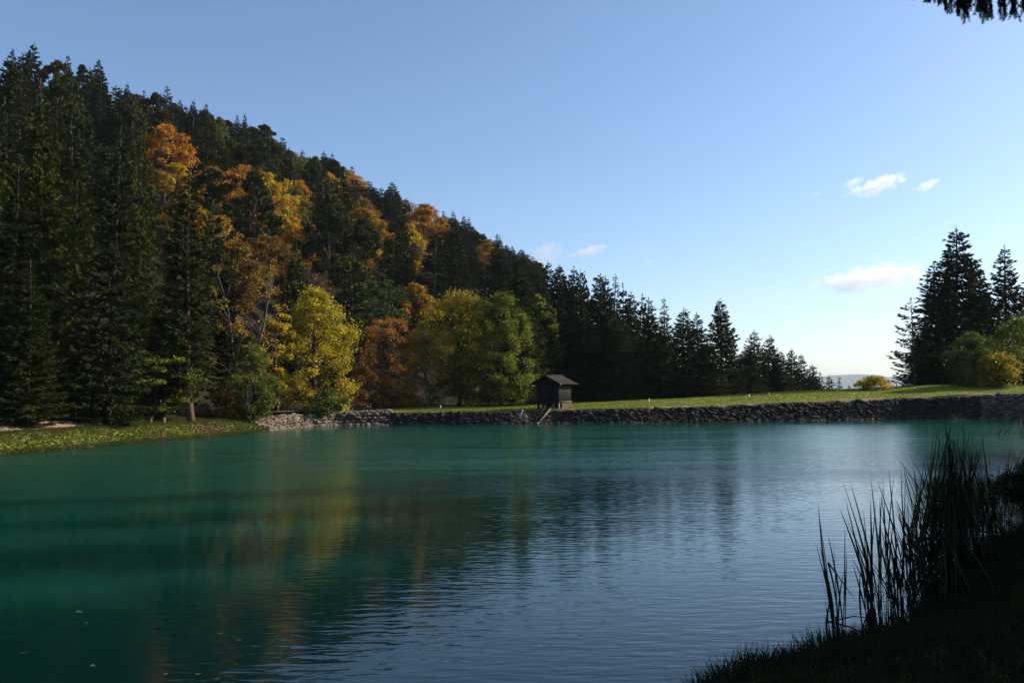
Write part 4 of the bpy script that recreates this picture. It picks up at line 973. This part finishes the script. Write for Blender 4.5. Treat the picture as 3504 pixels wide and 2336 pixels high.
reed_clump(3500, 1480 + 14, [], 60, 11, 'distant dark reed clump at the right edge below the rubble slope', 1.7, .9, 0)
broad('water_shrub', 81, 3560, 16.5, 1590, 1.0, 'dark shrub overhanging the water at the right edge beside the reeds', GRN, .2, name='dark_shrub', cat='shrub', clusters=60, leaves=260, leaf=.05, base=.02)['group'] = 'shrubs at the water edge'
def stalk(a, c, r, label, mid=0.04):
    b = Buf(); a = np.array(a); c = np.array(c); b.tube([a, (a + c) / 2 + [0, 0, mid], c], [r, r * .9, r * .5], 5); link('fallen_reed', b.mesh('fallen_reed'), M_STRAW, label=label, cat='reed stalk', group='snapped reed stalks')
stalk(on_level(2835, 2127, .12), on_level(3000, 2112, .12), .008, 'snapped reed lying level between the two leftmost clumps')
stalk(on_level(2832, 2124, .1), on_level(2975, 2172, .06), .011, 'thicker crooked stalk dipping right of the leftmost clump', .02)
stalk(on_level(2715, 2262, .02), on_level(2880, 2205, .2), .007, 'bent stalk sloping from the leftmost clump down to the water')
stalk(on_level(2715, 2262, .01), on_level(2790, 2285, .02), .006, 'short stalk lying on the water at the grass edge', 0)

# ------------------------------------------------------------------ floating leaves
LF = [(268, 2093, 'largest pale leaf floating on the dark water, left', (.55, .42, .16), .09), (295, 2131, 'small tan leaf just below the largest pale floating leaf', (.4, .28, .08), .05), (318, 2277, 'bright yellow leaf floating near the lower left corner', (.65, .5, .06), .07),
      (82, 2233, 'dark red leaf floating near the left edge', (.22, .04, .02), .07), (567, 2305, 'yellow leaf, left of a pair near the bottom edge', (.6, .42, .06), .05), (679, 2305, 'yellow leaf, right of a pair near the bottom edge', (.6, .46, .08), .05),
      (742, 2322, 'brown leaf at the bottom edge right of two yellow leaves', (.32, .16, .03), .07), (753, 2166, 'upper of two reddish leaves on the left water', (.4, .07, .03), .05), (818, 2188, 'lower of two reddish leaves on the left water', (.42, .07, .03), .05),
      (1376, 2091, 'pink-brown leaf on the rippled water, left one of two', (.5, .22, .12), .05), (1596, 2089, 'pink-brown leaf on the rippled water, right one of two', (.5, .25, .15), .05), (1403, 2133, 'pale long leaf under the pink-brown ones', (.55, .42, .25), .06), (815, 2246, 'nearly black leaf on the lower left ripples', (.06, .03, .015), .08)]
for i, (px, py, lab, col, s) in enumerate(LF):
    rg = np.random.RandomState(i); p = on_level(px, py, .012); k = 9; an = np.linspace(0, 2 * math.pi, k, endpoint=False)
    rr = .75 * s * (1 + .35 * np.cos(an * 3 + i)) * rg.uniform(.85, 1.15, k) * .55
    V = np.column_stack([rr * np.cos(an) * 1.3, rr * np.sin(an), .25 * rr * np.abs(np.sin(an + i))]); V = np.vstack([[0, 0, 0], V])
    T = [(0, 1 + j, 1 + (j + 1) % k) for j in range(k)]
    mm = plain(f'floating_leaf_{i}', col, tuple(c * .7 for c in col), 20, .6, 0)
    o = link('floating_leaf', new_mesh('floating_leaf', V, None, T), mm, label=lab, cat='leaf', group='leaves floating on the water'); o.location = p; o.rotation_euler[2] = i * 1.3

# ------------------------------------------------------------------ clouds (real volumes far away)
def cloud_mat(name, dens, thr, sc):
    m, n, l = nodes(name)
    co = n.new('ShaderNodeTexCoord').outputs['Object']
    ln = n.new('ShaderNodeVectorMath'); ln.operation = 'LENGTH'; l.new(co, ln.inputs[0])
    edge = ramp(n, l, ln.outputs['Value'], 1.0, .15)
    v = noise_n(n, l, 1.0, 7, co, .68, scl=sc)
    big = noise_n(n, l, 1.0, 2, co, .5, scl=tuple(c * .32 for c in sc))
    v = math_n(n, l, 'ADD', math_n(n, l, 'MULTIPLY', ramp(n, l, v, .36, .64), .75), math_n(n, l, 'MULTIPLY', ramp(n, l, big, .35, .65), .6))
    d = math_n(n, l, 'SUBTRACT', math_n(n, l, 'ADD', v, math_n(n, l, 'MULTIPLY', edge, 1.15)), thr + .22)
    d = math_n(n, l, 'MULTIPLY', ramp(n, l, d, 0, .22), dens)
    pv = n.new('ShaderNodeVolumePrincipled'); pv.inputs['Color'].default_value = (.98, .98, .99, 1); pv.inputs['Anisotropy'].default_value = .6; l.new(d, pv.inputs['Density'])
    o = n.new('ShaderNodeOutputMaterial'); l.new(pv.outputs[0], o.inputs['Volume']); m.cycles.volume_step_rate = .6 if hasattr(m.cycles, 'volume_step_rate') else 1
    return m
def cloud(px, py, w, h, tilt, dens, thr, sc, label, Y=3000):
    c = sight(px, py, Y); k = Y / 2841
    me = bpy.data.meshes.new('cloud'); me.from_pydata([tuple(v) for v in ICO_V], [], [tuple(f) for f in ICO_F])
    o = link('cloud', me, cloud_mat('cloud', dens, thr, sc), label=label, cat='cloud', group='small white clouds'); o.location = c
    o.scale = (w * k / 2, w * k / 2 * .55, h * k / 2); o.rotation_euler = (0, -R(tilt), 0)
cloud(2968, 952, 500, 135, 4, .016, 1.06, (7, 5, 3), 'largest flat-bottomed white cloud beside the right-hand spruces')
cloud(2995, 636, 290, 85, 15, .020, 1.1, (7, 5, 2.6), 'long slanting cloud, highest in the sky at the right')
cloud(3170, 634, 130, 46, 17, .018, 1.0, (2.4, 2.5, 1.8), 'small slanting cloud right of the highest one')
cloud(2918, 624, 110, 46, 10, .016, 1.0, (2.4, 2.5, 1.8), 'small puff on the left end of the highest cloud')
cloud(2008, 862, 210, 44, 10, .018, .95, (2.6, 2.5, 1.6), 'thin slanting streak of cloud above the spruces behind the hut')
cloud(1855, 874, 210, 130, 12, .009, .95, (2.2, 2.5, 2.0), 'faint wispy cloud rising behind the skyline spruces')
cloud(2221, 896, 60, 28, 4, .016, 1.0, (1.6, 2.5, 1.6), 'tiny lone cloud in the middle of the sky')
cloud(2795, 663, 50, 18, 12, .010, .95, (1.6, 2.5, 1.6), 'tiniest cloud scrap left of the highest cloud')

# ------------------------------------------------------------------ the air
hz, hn, hlk = nodes('haze')
pv = hn.new('ShaderNodeVolumePrincipled'); pv.inputs['Color'].default_value = (.80, .88, 1.0, 1); pv.inputs['Density'].default_value = 8e-5; pv.inputs['Anisotropy'].default_value = .2
ho = hn.new('ShaderNodeOutputMaterial'); hlk.new(pv.outputs[0], ho.inputs['Volume'])
zlo, zhi = float(GZ.min()) - 40, 175.0
b = Buf(); b.box((0, 6500, (zlo + zhi) / 2), (25000, 17000, zhi - zlo)); USE_HAZE = True
if USE_HAZE: link('haze', b.mesh('haze'), hz, kind='stuff', label='thin blue air haze over the whole valley', cat='haze')
print('TREES', len(PLACED), 'KEPT', len(kept))
